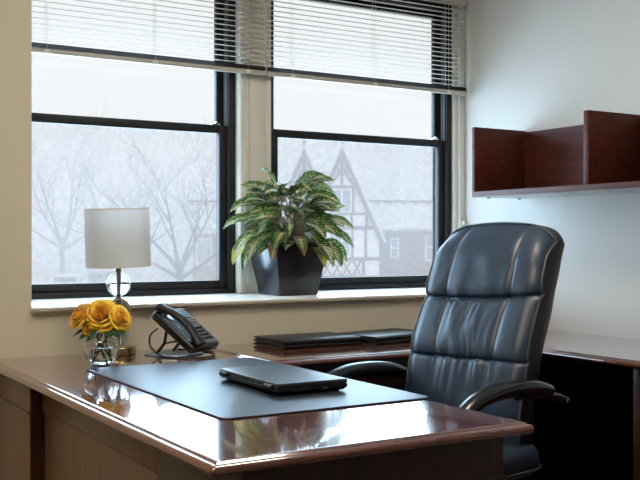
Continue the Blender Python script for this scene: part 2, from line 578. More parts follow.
def window(n, x0, x1):
    z0, z1 = SILL + 0.002, 2.46
    root = tag(empty('window_%d' % n, (x0, GY, SILL)), kind='structure')
    def P(name, bm, mat, par=root, **k):
        o = obj(name, bm, mat, par, **k)
        bmesh_shift = Vector((-x0, -GY, -SILL))
        if par is root: o.data.transform(Matrix.Translation(bmesh_shift))
        else: o.data.transform(Matrix.Translation(bmesh_shift))
        return o
    bm = bmesh.new()
    st, hd, bt = 0.034, 0.07, 0.022
    for a in ((x0, x0 + st, z0, z1), (x1 - st, x1, z0, z1), (x0 + st, x1 - st, z0, z0 + bt), (x0 + st, x1 - st, z1 - hd, z1)):
        box(bm, a[0], a[1], GY, GY + 0.11, a[2], a[3], bev=0.002)
    P('frame', bm, M['frame'])
    bm = bmesh.new()                                              # parting tracks in the jambs
    for sx in (x0 + st, x1 - st - 0.008):
        box(bm, sx, sx + 0.008, GY + 0.012, GY + 0.018, 1.70, z1 - hd)
        box(bm, sx, sx + 0.008, GY + 0.03, GY + 0.036, 1.70, z1 - hd)
    P('track', bm, M['track'])
    # lower (inner) sash and upper (outer) sash
    def sash(name, zz0, zz1, ya, yb, s, top, bot):
        a0, a1 = x0 + st + 0.001, x1 - st - 0.001
        bm = bmesh.new()
        box(bm, a0, a0 + s, ya, yb, zz0, zz1, bev=0.002)
        box(bm, a1 - s, a1, ya, yb, zz0, zz1, bev=0.002)
        box(bm, a0 + s, a1 - s, ya, yb, zz0, zz0 + bot, bev=0.002)
        box(bm, a0 + s, a1 - s, ya, yb, zz1 - top, zz1, bev=0.002)
        so = P(name, bm, M['frame'])
        ym = (ya + yb) / 2
        P('pane', B(a0 + s - 0.004, a1 - s + 0.004, ym - 0.002, ym + 0.002, zz0 + bot - 0.004, zz1 - top + 0.004), M['pane'], so, smooth=False)
        return so
    lo = sash('lower_sash', z0 + bt + 0.001, 1.704, GY + 0.022, GY + 0.052, 0.036, 0.038, 0.036)
    sash('upper_sash', 1.672, z1 - hd - 0.001, GY + 0.060, GY + 0.088, 0.034, 0.030, 0.032)
    bm = bmesh.new()
    lx = x1 - st - 0.05
    box(bm, lx - 0.02, lx + 0.02, GY + 0.024, GY + 0.05, 1.7045, 1.712, bev=0.002)
    box(bm, lx - 0.006, lx + 0.006, GY + 0.02, GY + 0.044, 1.712, 1.720, bev=0.002)
    P('sash_lock', bm, M['silver'])
    # insect screen outside the lower sash
    a0, a1 = x0 + st, x1 - st
    bm = bmesh.new()
    for q in ((a0, a0 + 0.014, z0 + bt, 1.69), (a1 - 0.014, a1, z0 + bt, 1.69), (a0 + 0.014, a1 - 0.014, z0 + bt, z0 + bt + 0.014), (a0 + 0.014, a1 - 0.014, 1.676, 1.69)):
        box(bm, q[0], q[1], GY + 0.094, GY + 0.104, q[2], q[3])
    sf = P('screen_frame', bm, M['track'])
    P('screen_mesh', B(a0 + 0.012, a1 - 0.012, GY + 0.0985, GY + 0.0995, z0 + bt + 0.012, 1.678), M['screen'], sf, smooth=False)
    return root


window(1, 0.952, 2.011)
window(2, 2.176, 3.287)

# ------------------------------------------------------------------ outdoors (axes of the street: x across, y away)
YR = R(-YAW)
FW = Vector((math.sin(R(YAW)), math.cos(R(YAW)), 0))
RT = Vector((math.cos(R(YAW)), -math.sin(R(YAW)), 0))
GZ = -2.3


def street(X, Y, z=0.0):
    p = RT * X + FW * Y
    return (p.x, p.y, z)


g = tag(obj('ground', B(-90, 90, 7, 170, -0.5, 0), M['snow'], smooth=False, loc=street(0, 0, GZ), rot=(0, 0, YR)), kind='structure')
# wooded hillside
bm = bmesh.new()
nx, ny = 50, 22
V = {}
for i in range(nx + 1):
    for j in range(ny + 1):
        X = -95 + 165 * i / nx
        Y = 78 + 90 * j / ny
        s = min(1, max(0, (Y - 80) / 60))
        h = (10.5 + 3.5 * math.sin(X * 0.05 + 0.8)) * (s * s * (3 - 2 * s)) * min(1, max(0.0, (30 - X) / 40))
        h += noise.noise(Vector((X * 0.09, Y * 0.09, 0))) * 1.3 * s
        V[i, j] = bm.verts.new((X, Y, GZ - 0.2 + h))
for i in range(nx):
    for j in range(ny):
        bm.faces.new((V[i, j], V[i + 1, j], V[i + 1, j + 1], V[i, j + 1]))
tag(obj('hill', bm, M['hill'], rot=(0, 0, YR)), kind='structure')

# half-timbered house
def tudor():
    root = empty('tudor_house', street(0, 40, GZ), YR)
    tag(root, 'half-timbered house with two steep gables and a snowy roof, seen in haze outside', 'house')
    g0 = -GZ        # local z of world z = 0
    def zz(py, Y): return 1.17 + (241 - py) / 975 * Y + g0
    def xx(px, Y): return (px - 320) / 975 * Y
    # brick wing with roof
    ev, Ye = zz(228, 42), 2.0
    obj('brick_wall', B(-3.0, 9.0, 2.4, 11.0, 0.3, ev - 0.02), M['brick'], root, smooth=False)
    rz = zz(141, 50.5)
    bm = bmesh.new()
    prism(bm, [(2.0, ev), (10.5, rz), (19, ev), (18.9, ev - 0.25), (10.5, rz - 0.3), (2.0, ev - 0.25)], -6.0, 10.0, axis='x')
    rf = obj('roof', bm, M['snow_roof'], root, smooth=False)
    bm = bmesh.new()
    yk = 2.0 + (zz(204, 45) - ev) / (rz - ev) * 8.5 - 0.1
    zk = ev + (yk - 2.0) / 8.5 * (rz - ev)
    tube(bm, [(-6, yk, zk + 0.14), (10, yk, zk + 0.14)], 0.05, 6)
    for i in range(28):
        box(bm, -5.8 + i * 0.56, -5.72 + i * 0.56, yk - 0.03, yk + 0.03, zk - 0.02, zk + 0.16)
    obj('snow_guard', bm, M['timber'], rf, smooth=False)
    obj('gutter', B(-3, 10.0, 1.9, 2.05, ev - 0.3, ev - 0.12), M['timber'], root, smooth=False)
    for pxa, pxb, pya, pyb in ((390, 399, 238, 258), (425, 439, 233, 261)):
        x0, x1, z0, z1 = xx(pxa, 42.4), xx(pxb, 42.4), zz(pyb, 42.4), zz(pya, 42.4)
        f = obj('window', B(x0, x1, 2.3, 2.4, z0, z1), M['ext_white'], root, smooth=False)
        zm = (z0 + z1) / 2
        bm = bmesh.new()
        box(bm, x0 + 0.07, x1 - 0.07, 2.27, 2.3, z0 + 0.07, zm - 0.04)
        box(bm, x0 + 0.07, x1 - 0.07, 2.27, 2.3, zm + 0.04, z1 - 0.07)
        obj('window_pane', bm, M['ext_glass'], f, smooth=False)
    # gables
    for gi, (apx, apy, Y) in enumerate(((342, 149, 40), (304, 150, 41.2))):
        xa = xx(apx, Y); yo = Y - 40
        za = zz(apy, Y); hw = 1.62; zb = zz(238, Y)
        bm = bmesh.new()
        prism(bm, [(xa - hw, 0.3), (xa + hw, 0.3), (xa + hw, zb), (xa, za - 0.1), (xa - hw, zb)], yo, yo + 1.4)
        obj('gable_wall', bm, M['plaster'], root, smooth=False)
        bm = bmesh.new()
        for s in (-1, 1):
            prism(bm, [(xa, za + 0.12), (xa + s * (hw + 0.16), zb - 0.2), (xa + s * (hw - 0.08), zb - 0.2), (xa, za - 0.36)], yo - 0.22, yo - 0.06)
        obj('bargeboard', bm, M['timber'], root, smooth=False)
        bm = bmesh.new()
        for s in (-1, 1):
            prism(bm, [(xa, za + 0.22), (xa + s * (hw + 0.2), zb - 0.15), (xa + s * (hw + 0.1), zb - 0.2), (xa, za + 0.06)], yo - 0.25, yo + 7)
        obj('gable_roof', bm, M['snow_roof'], root, smooth=False)
        obj('finial', tube(bmesh.new(), [(xa, yo - 0.15, za), (xa, yo - 0.15, za + 0.65)], [0.06, 0.02], 6), M['timber'], root)
        # framing
        bm = bmesh.new()
        def beam(xa_, za_, xb_, zb_, w=0.11):
            a = Vector((xa_, za_)); b_ = Vector((xb_, zb_))
            d = (b_ - a).normalized(); n_ = Vector((-d.y, d.x)) * w / 2
            prism(bm, [tuple(a + n_), tuple(b_ + n_), tuple(b_ - n_), tuple(a - n_)], yo - 0.05, yo + 0.02)
        zc = zz(187, Y); zd = zz(214, Y); ze = zz(228, Y); zf = zz(259, Y); zg = zz(277, Y)
        def half(z): return hw * (za - z) / (za - zb) - 0.1 if z > zb else hw
        for z, w in ((zc, 0.13), (zd, 0.10), (ze, 0.16), (zf, 0.14), (zg, 0.12)): beam(xa - half(z), z, xa + half(z), z, w)
        beam(xa, zc, xa, za - 0.3)
        for s in (-1, 1):
            for k in range(6):
                t0, t1 = k / 6, (k + 1) / 6
                f = lambda t: (xa + s * (0.62 - 0.5 * (1 - (1 - t) ** 2)), zc + 0.75 * t)
                beam(*f(t0), *f(t1), 0.09)
            for fr, z0, z1 in ((0.28, zd, zc), (0.62, ze, zd), (0.24, ze, zd), (0.98, 0.5, ze), (0.6, zf, ze), (0.26, zf, ze), (0.55, zg, zf)):
                beam(xa + s * fr * hw, z0, xa + s * fr * hw, z1)
            for cx in (0.2, 0.62):
                beam(xa + s * (cx - 0.2), zg, xa + s * (cx + 0.2), zf, 0.07)
                beam(xa + s * (cx - 0.2), zf, xa + s * (cx + 0.2), zg, 0.07)
        obj('timber_framing', bm, M['timber'], root, smooth=False)
        for (wa, wb, z0, z1) in ((-0.40, 0.40, zd + 0.06, zc - 0.08), (-0.36, 0.36, zf + 0.1, ze - 0.1)):
            f = obj('window', B(xa + wa, xa + wb, yo - 0.045, yo + 0.02, z0, z1), M['ext_white'], root, smooth=False)
            bm = bmesh.new()
            for q in range(2):
                u0 = xa + wa + 0.06 + q * (wb - wa - 0.06) / 2
                box(bm, u0, u0 + (wb - wa) / 2 - 0.1, yo - 0.06, yo - 0.045, z0 + 0.06, z1 - 0.06)
            obj('window_pane', bm, M['ext_glass'], f, smooth=False)
    return root


tudor()


def house(px, Y, w, d, h, rh, label):
    root = empty('snowy_house', street((px - 320) / 975 * Y, Y, GZ), YR)
    tag(root, label, 'house')
    obj('wall', B(-w / 2, w / 2, 0, d, 0, h), M['brick'], root, smooth=False)
    bm = bmesh.new()
    prism(bm, [(-0.4, h - 0.1), (d / 2, h + rh), (d + 0.4, h - 0.1), (d + 0.4, h - 0.35), (-0.4, h - 0.35)], -w / 2 - 0.4, w / 2 + 0.4, axis='x')
    obj('roof', bm, M['snow'], root, smooth=False)
    for k in range(3):
        x = -w / 2 + w * (k + 0.5) / 3
        f = obj('window', B(x - 0.5, x + 0.5, -0.06, 0.0, h * 0.45, h * 0.85), M['ext_white'], root, smooth=False)
        obj('window_pane', B(x - 0.42, x + 0.42, -0.08, -0.06, h * 0.48, h * 0.82), M['ext_glass'], f, smooth=False)
    return root


house(226, 62, 4.2, 6, 4.3, 1.7, 'low house with a white snowy roof far behind the left window')


# bare trees
def bare_tree(px, Y, H, seed, label, group=None, lean=0.0, spread=1.0, r0=0.14):
    rnd = random.Random(seed)
    root = empty('bare_tree', street((px - 320) / 975 * Y, Y, GZ), YR)
    tag(root, label, 'tree', group)
    bt, bb = bmesh.new(), bmesh.new()
    fork = H * 0.36
    tube(bt, spline([(0, 0, -0.1), (0.04, 0, fork * 0.5), (lean * 0.3, 0, fork), (lean * 0.5, 0.05, fork * 1.15)], 4), [r0 * (1.15 - 0.4 * i / 12) for i in range(13)], 8)
    def grow(p, d, L, r, depth):
        pts = [p]
        q = p.copy()
        dd = d.copy()
        n = 5
        for i in range(n):
            dd = (dd + Vector((rnd.uniform(-.16, .16), rnd.uniform(-.16, .16), rnd.uniform(-.03, .12)))).normalized()
            q = q + dd * L / n
            pts.append(q.copy())
            if depth > 0 and i >= 1 and rnd.random() < 0.85:
                ax = Vector((rnd.uniform(-1, 1), rnd.uniform(-1, 1), rnd.uniform(-.2, .6))).normalized()
                nd = (dd * 0.75 + ax * 0.75 * spread).normalized()
                grow(q, nd, L * rnd.uniform(0.45, 0.68), r * (1 - i / (n + 2)) * 0.58, depth - 1)
        tube(bb, pts, [max(0.008, r * (1 - 0.8 * i / n)) for i in range(n + 1)], 5 if depth > 1 else 4, cap=False)
    base = Vector((lean * 0.4, 0.02, fork))
    for k, (ax, az) in enumerate(((-0.75, 0.9), (0.65, 0.95), (-0.15, 1.0), (0.25, 0.85), (-0.95, 0.5), (1.0, 0.55))):
        d = Vector((ax * spread, rnd.uniform(-.45, .45), az)).normalized()
        grow(base - Vector((0, 0, 0.25 * k * 0.3)), d, H * rnd.uniform(0.48, 0.62), r0 * 0.62, 3)
    obj('trunk', bt, M['bark'], root)
    obj('branches', bb, M['bark'], root)
    return root


bare_tree(180, 40, 6.3, 3, 'bare winter tree behind the lamp with forked spreading branches', lean=-0.1, r0=0.16)
bare_tree(62, 66, 9.0, 11, 'bare hazy tree at the left edge of the left window', r0=0.2)
bare_tree(118, 74, 9.0, 19, 'bare hazy tree directly behind the lamp shade', r0=0.2)


def car(px, Y, mat, label, rz=0.0):
    root = empty('car', street((px - 320) / 975 * Y, Y, GZ), YR + rz)
    tag(root, label, 'car')
    bm = bmesh.new()
    prism(bm, [(-0.1, 0.35), (0.0, 0.85), (0.6, 0.95), (1.1, 1.42), (2.7, 1.45), (3.3, 0.95), (4.2, 0.85), (4.3, 0.35)], -0.85, 0.85, axis='x')
    bmesh.ops.bevel(bm, geom=bm.edges[:], offset=0.07, segments=2, affect='EDGES')
    obj('body', bm, mat, root)
    bm = bmesh.new()
    box(bm, -0.66, 0.66, 0.62, 0.98, 1.02, 1.30, mat=Matrix.Identity(4))
    obj('rear_window', bm, M['car_glass'], root, smooth=False)
    for s in (-1, 1):
        obj('tail_light', B(s * 0.7 - 0.12, s * 0.7 + 0.12, -0.10, -0.02, 0.66, 0.84, bev=0.02), M['tail'], root)
        for y in (0.85, 3.4):
            bm = lathe(bmesh.new(), [(0, -0.1), (0.3, -0.1), (0.32, -0.05), (0.32, 0.05), (0.3, 0.1), (0, 0.1)], 16, mat=Matrix.Translation((s * 0.8, y, 0.32)) @ Matrix.Rotation(PI / 2, 4, 'Y'))
            obj('wheel', bm, M['tire'], root)
    return root


car(62, 58, M['car_white'], 'white car with red tail lights low in the left window')
car(97, 64, M['car_grey'], 'grey car parked beyond the lamp stem in the haze')

# winter haze
m, nt, b, out = new_mat('winter_haze')
nt.nodes.remove(b)
vs = nt.nodes.new('ShaderNodeVolumeScatter')
vs.inputs['Color'].default_value = (0.94, 0.965, 1.0, 1)
vs.inputs['Density'].default_value = 0.017
vs.inputs['Anisotropy'].default_value = 0.0
nt.links.new(vs.outputs[0], out.inputs['Volume'])
fog = obj('haze', B(-100, 100, 9, 180, -4, 13), m, smooth=False, loc=(0, 0, 0), rot=(0, 0, YR))
tag(fog, 'pale winter haze hanging over the street outside', 'haze', kind='stuff')

# ------------------------------------------------------------------ venetian blinds
def blind(x0, x1, zrail, cords, label):
    root = empty('venetian_blind', (x0, 0, 0))
    tag(root, label, 'blind', None)
    Yb = 3.99
    w = x1 - x0
    ztop = 2.435
    obj('headrail', B(0, w, Yb - 0.02, Yb + 0.02, ztop - 0.028, ztop, bev=0.002), M['rail'], root)
    bm = bmesh.new()
    pitch = 0.0232
    n = int((ztop - 0.045 - zrail - 0.012) / pitch)
    for i in range(n + 1):
        z = zrail + 0.040 + i * pitch
        if z > ztop - 0.035: break
        rows = []
        for q in range(5):
            s = q / 4 * 2 - 1
            y = Yb + 0.0125 * s
            zz = z + 0.0018 * (1 - s * s) + 0.0010 * s
            rows.append((bm.verts.new((0.002, y, zz)), bm.verts.new((w - 0.002, y, zz)), bm.verts.new((0.002, y, zz - 0.0006)), bm.verts.new((w - 0.002, y, zz - 0.0006))))
        for a, b_ in zip(rows, rows[1:]):
            bm.faces.new((a[0], a[1], b_[1], b_[0]))
            bm.faces.new((a[2], b_[2], b_[3], a[3]))
        bm.faces.new((rows[0][0], rows[0][2], rows[0][3], rows[0][1]))
        bm.faces.new((rows[-1][0], rows[-1][1], rows[-1][3], rows[-1][2]))
    # the surplus slats stacked on the bottom rail
    obj('louvre', bm, M['slat'], root)
    br = obj('bottom_rail', B(0, w, Yb - 0.014, Yb + 0.014, zrail - 0.010, zrail + 0.010, bev=0.004), M['rail'], root)
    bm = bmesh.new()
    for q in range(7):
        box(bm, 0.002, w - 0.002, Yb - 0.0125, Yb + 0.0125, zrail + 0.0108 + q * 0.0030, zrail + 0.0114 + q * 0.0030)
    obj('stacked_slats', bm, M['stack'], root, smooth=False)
    for sx in (0.0, w):
        obj('end_cap', B(sx - 0.003, sx + 0.003, Yb - 0.015, Yb + 0.015, zrail - 0.011, zrail + 0.011, bev=0.002), M['rail'], br)
    for cx in cords:
        bm = bmesh.new()
        for dy in (-0.0135, 0.0135):
            tube(bm, [(cx, Yb + dy, zrail + 0.01), (cx, Yb + dy, ztop - 0.03)], 0.0009, 5)
        obj('ladder_cord', bm, M['cord'], root)
        obj('cord_button', B(cx - 0.012, cx + 0.012, Yb - 0.016, Yb - 0.0138, zrail - 0.008, zrail + 0.006, bev=0.001), M['cord'], br)
    return root


b1 = blind(0.985, 2.128, 1.946, (0.13, 0.60, 1.05), 'pale venetian blind half raised over the left window behind the lamp')
b2 = blind(2.140, 3.325, 1.946, (0.13, 0.60, 1.06), 'pale venetian blind half raised over the right window by the shelf')

# lift cord of the right blind, hanging in a loop behind the pot
bm = bmesh.new()
pts = spline([(2.045, 4.002, 2.405), (2.043, 4.004, 1.8), (2.040, 4.006, 1.25), (2.042, 4.006, 1.10), (2.052, 4.005, 1.01), (2.048, 4.004, 0.975), (2.036, 4.005, 1.05), (2.032, 4.006, 1.3), (2.038, 4.004, 1.9), (2.040, 4.002, 2.405)], 8)
tube(bm, pts, 0.0016, 6)
lc = obj('lift_cord', bm, M['cord'], b1)
lc.location = (-0.985, 0, 0)

# cord cleat
bm = bmesh.new()
box(bm, 3.316, 3.340, 4.017, 4.0245, 1.235, 1.295, bev=0.003)
box(bm, 3.323, 3.334, 4.000, 4.019, 1.255, 1.275, bev=0.003)
tag(obj('cord_cleat', bm, M['trim']), 'small pale cord cleat on the casing beside the right window', 'cleat')

# ------------------------------------------------------------------ wall shelf
SX, SY0, SY1 = 3.019, 1.2, 3.578
sh = empty('wall_shelf', (SX, SY0, 1.376))
tag(sh, 'dark mahogany open wall shelf with upright dividers above the credenza', 'shelf')
dx, L = RX - SX - 0.001, SY1 - SY0
obj('shelf_board', B(0, dx, 0, L, 0.003, 0.027, bev=0.0015), M['shelf'], sh)
obj('underside', B(0.012, dx, 0.012, L - 0.012, 0.0, 0.003), M['underside'], sh, smooth=False)
obj('back_panel', B(dx - 0.014, dx, 0.0, L - 0.02, 0.027, 0.325), M['shelf'], sh, smooth=False)
obj('end_panel', B(0, dx, L - 0.02, L, 0.027, 0.333, bev=0.0015), M['shelf'], sh)
for y in (2.845 - SY0, 2.12 - SY0, 1.40 - SY0):
    obj('divider', B(0, dx - 0.014, y, y + 0.028, 0.027, 0.332, bev=0.0015), M['shelf'], sh)
for x, y in ((0.055, L - 0.055), (0.25, L - 0.055)):
    obj('screw_cap', lathe(bmesh.new(), [(0, -0.006), (0.007, -0.006), (0.008, -0.003), (0.008, 0.0)], 12, (x, y, 0)), M['chrome'], sh)

# ------------------------------------------------------------------ desk
TOPP = [(0.032, 0.750), (0.0185, 0.750), (0.0165, 0.7462), (0.0125, 0.7462), (0.007, 0.7445), (0.003, 0.741), (0.0, 0.737), (0.0005, 0.732), (0.004, 0.7275), (0.010, 0.7255), (0.030, 0.725)]
desk = empty('executive_desk', (1.2, 2.6, 0))
tag(desk, 'polished mahogany executive desk with moulded edge, standing in front of the windows', 'desk')


def DK(name, bm, mat, par=desk, **k):
    o = obj(name, bm, mat, par, **k)
    o.data.transform(Matrix.Translation((-1.2, -2.6, 0)))
    return o


DX0, DX1, DY0, DY1 = 0.775, 1.598, 1.664, 3.588
DK('desktop', moulded(DX0, DX1, DY0, DY1, TOPP, 0.012), M['desk_top'], angle=60)
# left face: far pedestal stands proud of the modesty panel
bm = bmesh.new()
box(bm, 0.832, 1.55, 3.17, 3.575, 0.0, 0.7249, bev=0.002)
DK('pedestal', bm, M['wood_side'])
bm = bmesh.new()
box(bm, 0.826, 0.832, 3.171, 3.575, 0.612, 0.617)
DK('pedestal_end', B(0.834, 1.55, 3.164, 3.1695, 0.0, 0.7249), M['wood_dark'], smooth=False)
DK('pedestal_moulding', bm, M['wood_side'], smooth=False)
DK('pedestal_plinth', B(0.828, 0.832, 3.167, 3.575, 0.0, 0.09, bev=0.0015), M['wood_side'], smooth=False)
bm = bmesh.new()
box(bm, 0.880, 0.900, 2.165, 3.17, 0.10, 0.615)
box(bm, 0.872, 0.900, 2.165, 3.17, 0.622, 0.7249, bev=0.002)
box(bm, 0.875, 0.900, 2.165, 3.17, 0.612, 0.6195, bev=0.002)
box(bm, 0.872, 0.900, 2.165, 3.17, 0.0, 0.10, bev=0.002)
box(bm, 0.872, 0.900, 2.165, 2.19, 0.10, 0.612, bev=0.002)
DK('modesty_panel', bm, M['wood_side'])
bm = bmesh.new()
box(bm, 0.866, 1.552, 1.725, 2.163, 0.05, 0.7249, bev=0.003)
box(bm, 0.860, 1.557, 1.716, 2.163, 0.0, 0.05, bev=0.003)
DK('near_pedestal', bm, M['wood_dark'])
bm = bmesh.new()
box(bm, 0.862, 1.556, 1.717, 1.725, 0.612, 0.624, bev=0.003)
box(bm, 0.864, 0.93, 1.719, 1.725, 0.05, 0.612, bev=0.002)
box(bm, 1.492, 1.554, 1.719, 1.725, 0.05, 0.612, bev=0.002)
DK('panel_moulding', bm, M['wood_dark'])
for k, (z0, z1) in enumerate(((0.50, 0.70), (0.29, 0.49), (0.07, 0.28))):
    d = DK('drawer', B(1.552, 1.567, 1.75, 2.14, z0, z1, bev=0.003), M['wood_dark'])
    DK('drawer_pull', B(1.567, 1.579, 1.89, 2.00, z1 - 0.06, z1 - 0.045, bev=0.003), M['brass'], d)

# return along the window
ret = empty('desk_return', (2.17, 3.28, 0))
tag(ret, 'mahogany desk return along the wall under the window carrying the black folders', 'desk return')


def RT_(name, bm, mat, par=ret, **k):
    o = obj(name, bm, mat, par, **k)
    o.data.transform(Matrix.Translation((-2.17, -3.28, 0)))
    return o


RT_('return_top', moulded(1.600, 2.700, 2.985, 3.588, TOPP, 0.008), M['desk_top'], angle=60)
RT_('apron', B(1.63, 2.69, 3.03, 3.05, 0.62, 0.7249, bev=0.002), M['wood_dark'])
RT_('back_panel', B(1.63, 2.69, 3.54, 3.56, 0.0, 0.7249), M['wood_dark'])

# credenza on the right wall
cr_ = empty('credenza', (3.02, 2.4, 0))
tag(cr_, 'dark mahogany credenza with file drawers along the right wall under the shelf', 'credenza')


def CR(name, bm, mat, par=cr_, **k):
    o = obj(name, bm, mat, par, **k)
    o.data.transform(Matrix.Translation((-3.02, -2.4, 0)))
    return o


CR('credenza_top', moulded(2.702, 3.348, 1.15, 3.588, TOPP, 0.008), M['desk_top'], angle=60)
CR('carcass', B(2.765, 3.34, 1.2, 2.385, 0.0, 0.7249, bev=0.002), M['wood_dark'])
CR('end_post', B(2.752, 2.765, 2.345, 2.385, 0.0, 0.7249, bev=0.002), M['wood_dark'])
CR('back_panel', B(3.30, 3.32, 2.385, 3.57, 0.0, 0.7249), M['wood_dark'])
CR('side_panel', B(2.765, 3.32, 3.545, 3.57, 0.0, 0.7249), M['wood_dark'])
for z0, z1 in ((0.405, 0.702), (0.075, 0.392)):
    for y0, y1 in ((1.80, 2.338), (1.22, 1.785)):
        d = CR('drawer', B(2.747, 2.765, y0, y1, z0, z1, bev=0.003), M['shelf'])
        CR('drawer_pull', B(2.738, 2.7475, y0 + 0.004, y1 - 0.004, z1 - 0.009, z1 - 0.001, bev=0.002), M['silver'], d)

# ------------------------------------------------------------------ things on the desk
pad = moulded(0.993, 1.606, 2.065, 3.115, [(0.004, 0.7545), (0.001, 0.7540), (0.0, 0.7525), (0.001, 0.7505)], 0.03, 6)
po = obj('desk_pad', pad, M['pad'])
tag(po, 'large blue-black leather desk pad lying on the polished desk under the laptop', 'desk pad')

# laptop
lp = empty('laptop', (1.366, 2.462, 0.7545), R(-1.5))
tag(lp, 'closed black laptop lying on the leather desk pad', 'laptop')
hx, hy = 0.112, 0.190
bm = moulded(-hx, hx, -hy, hy, [(0.0015, 0.0215), (0.0, 0.0200), (0.001, 0.012), (0.010, 0.0045), (0.014, 0.004)], 0.010, 4)
obj('base', bm, M['laptop_side'], lp)
bm = moulded(-hx, hx, -hy, hy, [(0.006, 0.0345), (0.0025, 0.0338), (0.0005, 0.0315), (0.0, 0.0285), (0.0008, 0.0235), (0.002, 0.0225)], 0.012, 5)
obj('lid', bm, M['laptop'], lp)
for y in (-hy + 0.045, hy - 0.045):
    bm = bmesh.new()
    tube(bm, [(-hx - 0.002, y - 0.022, 0.022), (-hx - 0.002, y + 0.022, 0.022)], 0.0075, 10)
    obj('hinge', bm, M['rubber'], lp)
for sx, sy in ((-1, -1), (-1, 1), (1, -1), (1, 1)):
    obj('foot', lathe(bmesh.new(), [(0, 0.0), (0.008, 0.0), (0.009, 0.002), (0.009, 0.0045), (0, 0.0045)], 12, (sx * (hx - 0.025), sy * (hy - 0.025), 0)), M['rubber'], lp)
bm = bmesh.new()
box(bm, 0.030, 0.044, -hy - 0.0006, -hy + 0.002, 0.013, 0.0165)
obj('usb_port', bm, M['silver'], lp, smooth=False)
bm = bmesh.new()
box(bm, -0.06, -0.02, -hy - 0.0004, -hy + 0.002, 0.011, 0.018)
obj('side_vent', bm, M['rubber'], lp, smooth=False)

# folders
def make_folder(loc, rz, label, ow=0.0):
    f = empty('portfolio_folder', loc, rz)
    tag(f, label, 'folder', 'black portfolio folders on the desk return')
    a, c, h = 0.180, 0.126, 0.0158
    bm = bmesh.new()
    # cover: bottom board, spine on the near long side, top board: a swept C
    prof = [(c, 0.0), (-c + 0.006, 0.0), (-c + 0.001, 0.003), (-c - 0.001, h / 2), (-c + 0.001, h - 0.003), (-c + 0.006, h), (c, h - 0.001),
            (c, h - 0.0038), (-c + 0.007, h - 0.003), (-c + 0.004, h - 0.005), (-c + 0.003, h / 2), (-c + 0.004, 0.005), (-c + 0.007, 0.003), (c, 0.003)]
    prism(bm, prof, -a, a, axis='x')
    obj('cover', bm, M['folder'], f, angle=50)
    bm = bmesh.new()
    box(bm, -a + 0.006, a - 0.006, -c + 0.008, c - 0.006, 0.0035, 0.0060)
    box(bm, -a + 0.003, a - 0.009, -c + 0.008, c - 0.004, 0.0095, 0.0115)
    obj('inner_flap', bm, M['folder_in'], f, smooth=False)
    obj('paper_sheets', B(-a + 0.010, a - 0.010, -c + 0.010, c - 0.010, 0.0062, 0.0092), M['folder_in'], f, smooth=False)
    bm = bmesh.new()
    for q in range(2):
        tube(bm, [(-a + 0.004, -c + 0.010 + q * 0.004, h + 0.0002), (a - 0.004, -c + 0.010 + q * 0.004, h + 0.0002)], 0.0005, 4)
    obj('stitching', bm, M['folder_in'], f)
    return f


make_folder((2.024, 3.432, 0.7503), R(0.8), 'black portfolio folder at the bottom of the stack nearer the phone')
make_folder((2.022, 3.428, 0.7664), R(-0.6), 'black portfolio folder on top of the stack nearer the phone')
make_folder((2.400, 3.400, 0.7503), R(9), 'black portfolio folder at the bottom of the stack nearer the chair')
make_folder((2.394, 3.397, 0.7664), R(10.5), 'black portfolio folder on top of the stack nearer the chair')

# ------------------------------------------------------------------ lamp
LPX, LPY = 1.243, 3.486
lamp = empty('table_lamp', (LPX, LPY, 0.7502))
tag(lamp, 'table lamp with white drum shade and stacked glass balls by the window', 'lamp')
obj('base', lathe(bmesh.new(), [(0, 0), (0.060, 0), (0.063, 0.002), (0.063, 0.024), (0.061, 0.027), (0.02, 0.028), (0.0, 0.028)], 48), M['brass'], lamp)
obj('stem', tube(bmesh.new(), [(0, 0, 0.027), (0, 0, 0.345)], 0.0058, 12), M['bronze'], lamp)
rb = 0.0445
zc = 0.030 + rb
for k in range(3):
    prof = [(0.0068, -rb * 0.985)]
    for q in range(1, 20):
        a = -PI / 2 + PI * q / 20
        prof.append((max(0.0068, rb * math.cos(a)), rb * math.sin(a)))
    prof.append((0.0068, rb * 0.985))
    prof.append((0.0068, -rb * 0.985))
    obj('glass_ball', lathe(bmesh.new(), prof, 40, (0, 0, zc)), M['glass'], lamp, angle=80)
    obj('collar', lathe(bmesh.new(), [(0.006, rb + 0.000), (0.012, rb + 0.000), (0.013, rb + 0.0015), (0.012, rb + 0.003), (0.006, rb + 0.003)], 24, (0, 0, zc)), M['bronze'], lamp)
    zc += 2 * rb + 0.003
zt = zc - rb
obj('socket', lathe(bmesh.new(), [(0.006, zt), (0.011, zt), (0.011, zt + 0.012), (0.017, zt + 0.014), (0.017, zt + 0.055), (0.012, zt + 0.058), (0.006, zt + 0.058)], 24), M['bronze'], lamp)
obj('bulb', lathe(bmesh.new(), [(0.0, zt + 0.15), (0.018, zt + 0.145), (0.029, zt + 0.12), (0.027, zt + 0.095), (0.014, zt + 0.065), (0.013, zt + 0.058), (0, zt + 0.058)], 24), M['cord'], lamp)
sb, stp, sr = 0.327, 0.540, 0.119
shade = obj('lamp_shade', lathe(bmesh.new(), [(sr - 0.002, sb), (sr, sb), (sr - 0.001, stp), (sr - 0.003, stp), (sr - 0.002, sb)], 64), M['shade'], lamp, angle=50, rot=(R(1.2), R(-2.2), 0))
shade.location = (0.010, 0.0, 0)
for zz_ in (sb + 0.0015, stp - 0.0015):
    obj('shade_trim', lathe(bmesh.new(), [(sr + 0.0004, zz_ - 0.003), (sr + 0.0012, zz_ - 0.003), (sr + 0.0012, zz_ + 0.003), (sr + 0.0004, zz_ + 0.003), (sr + 0.0004, zz_ - 0.003)], 64), M['cord'], shade)
bm = bmesh.new()
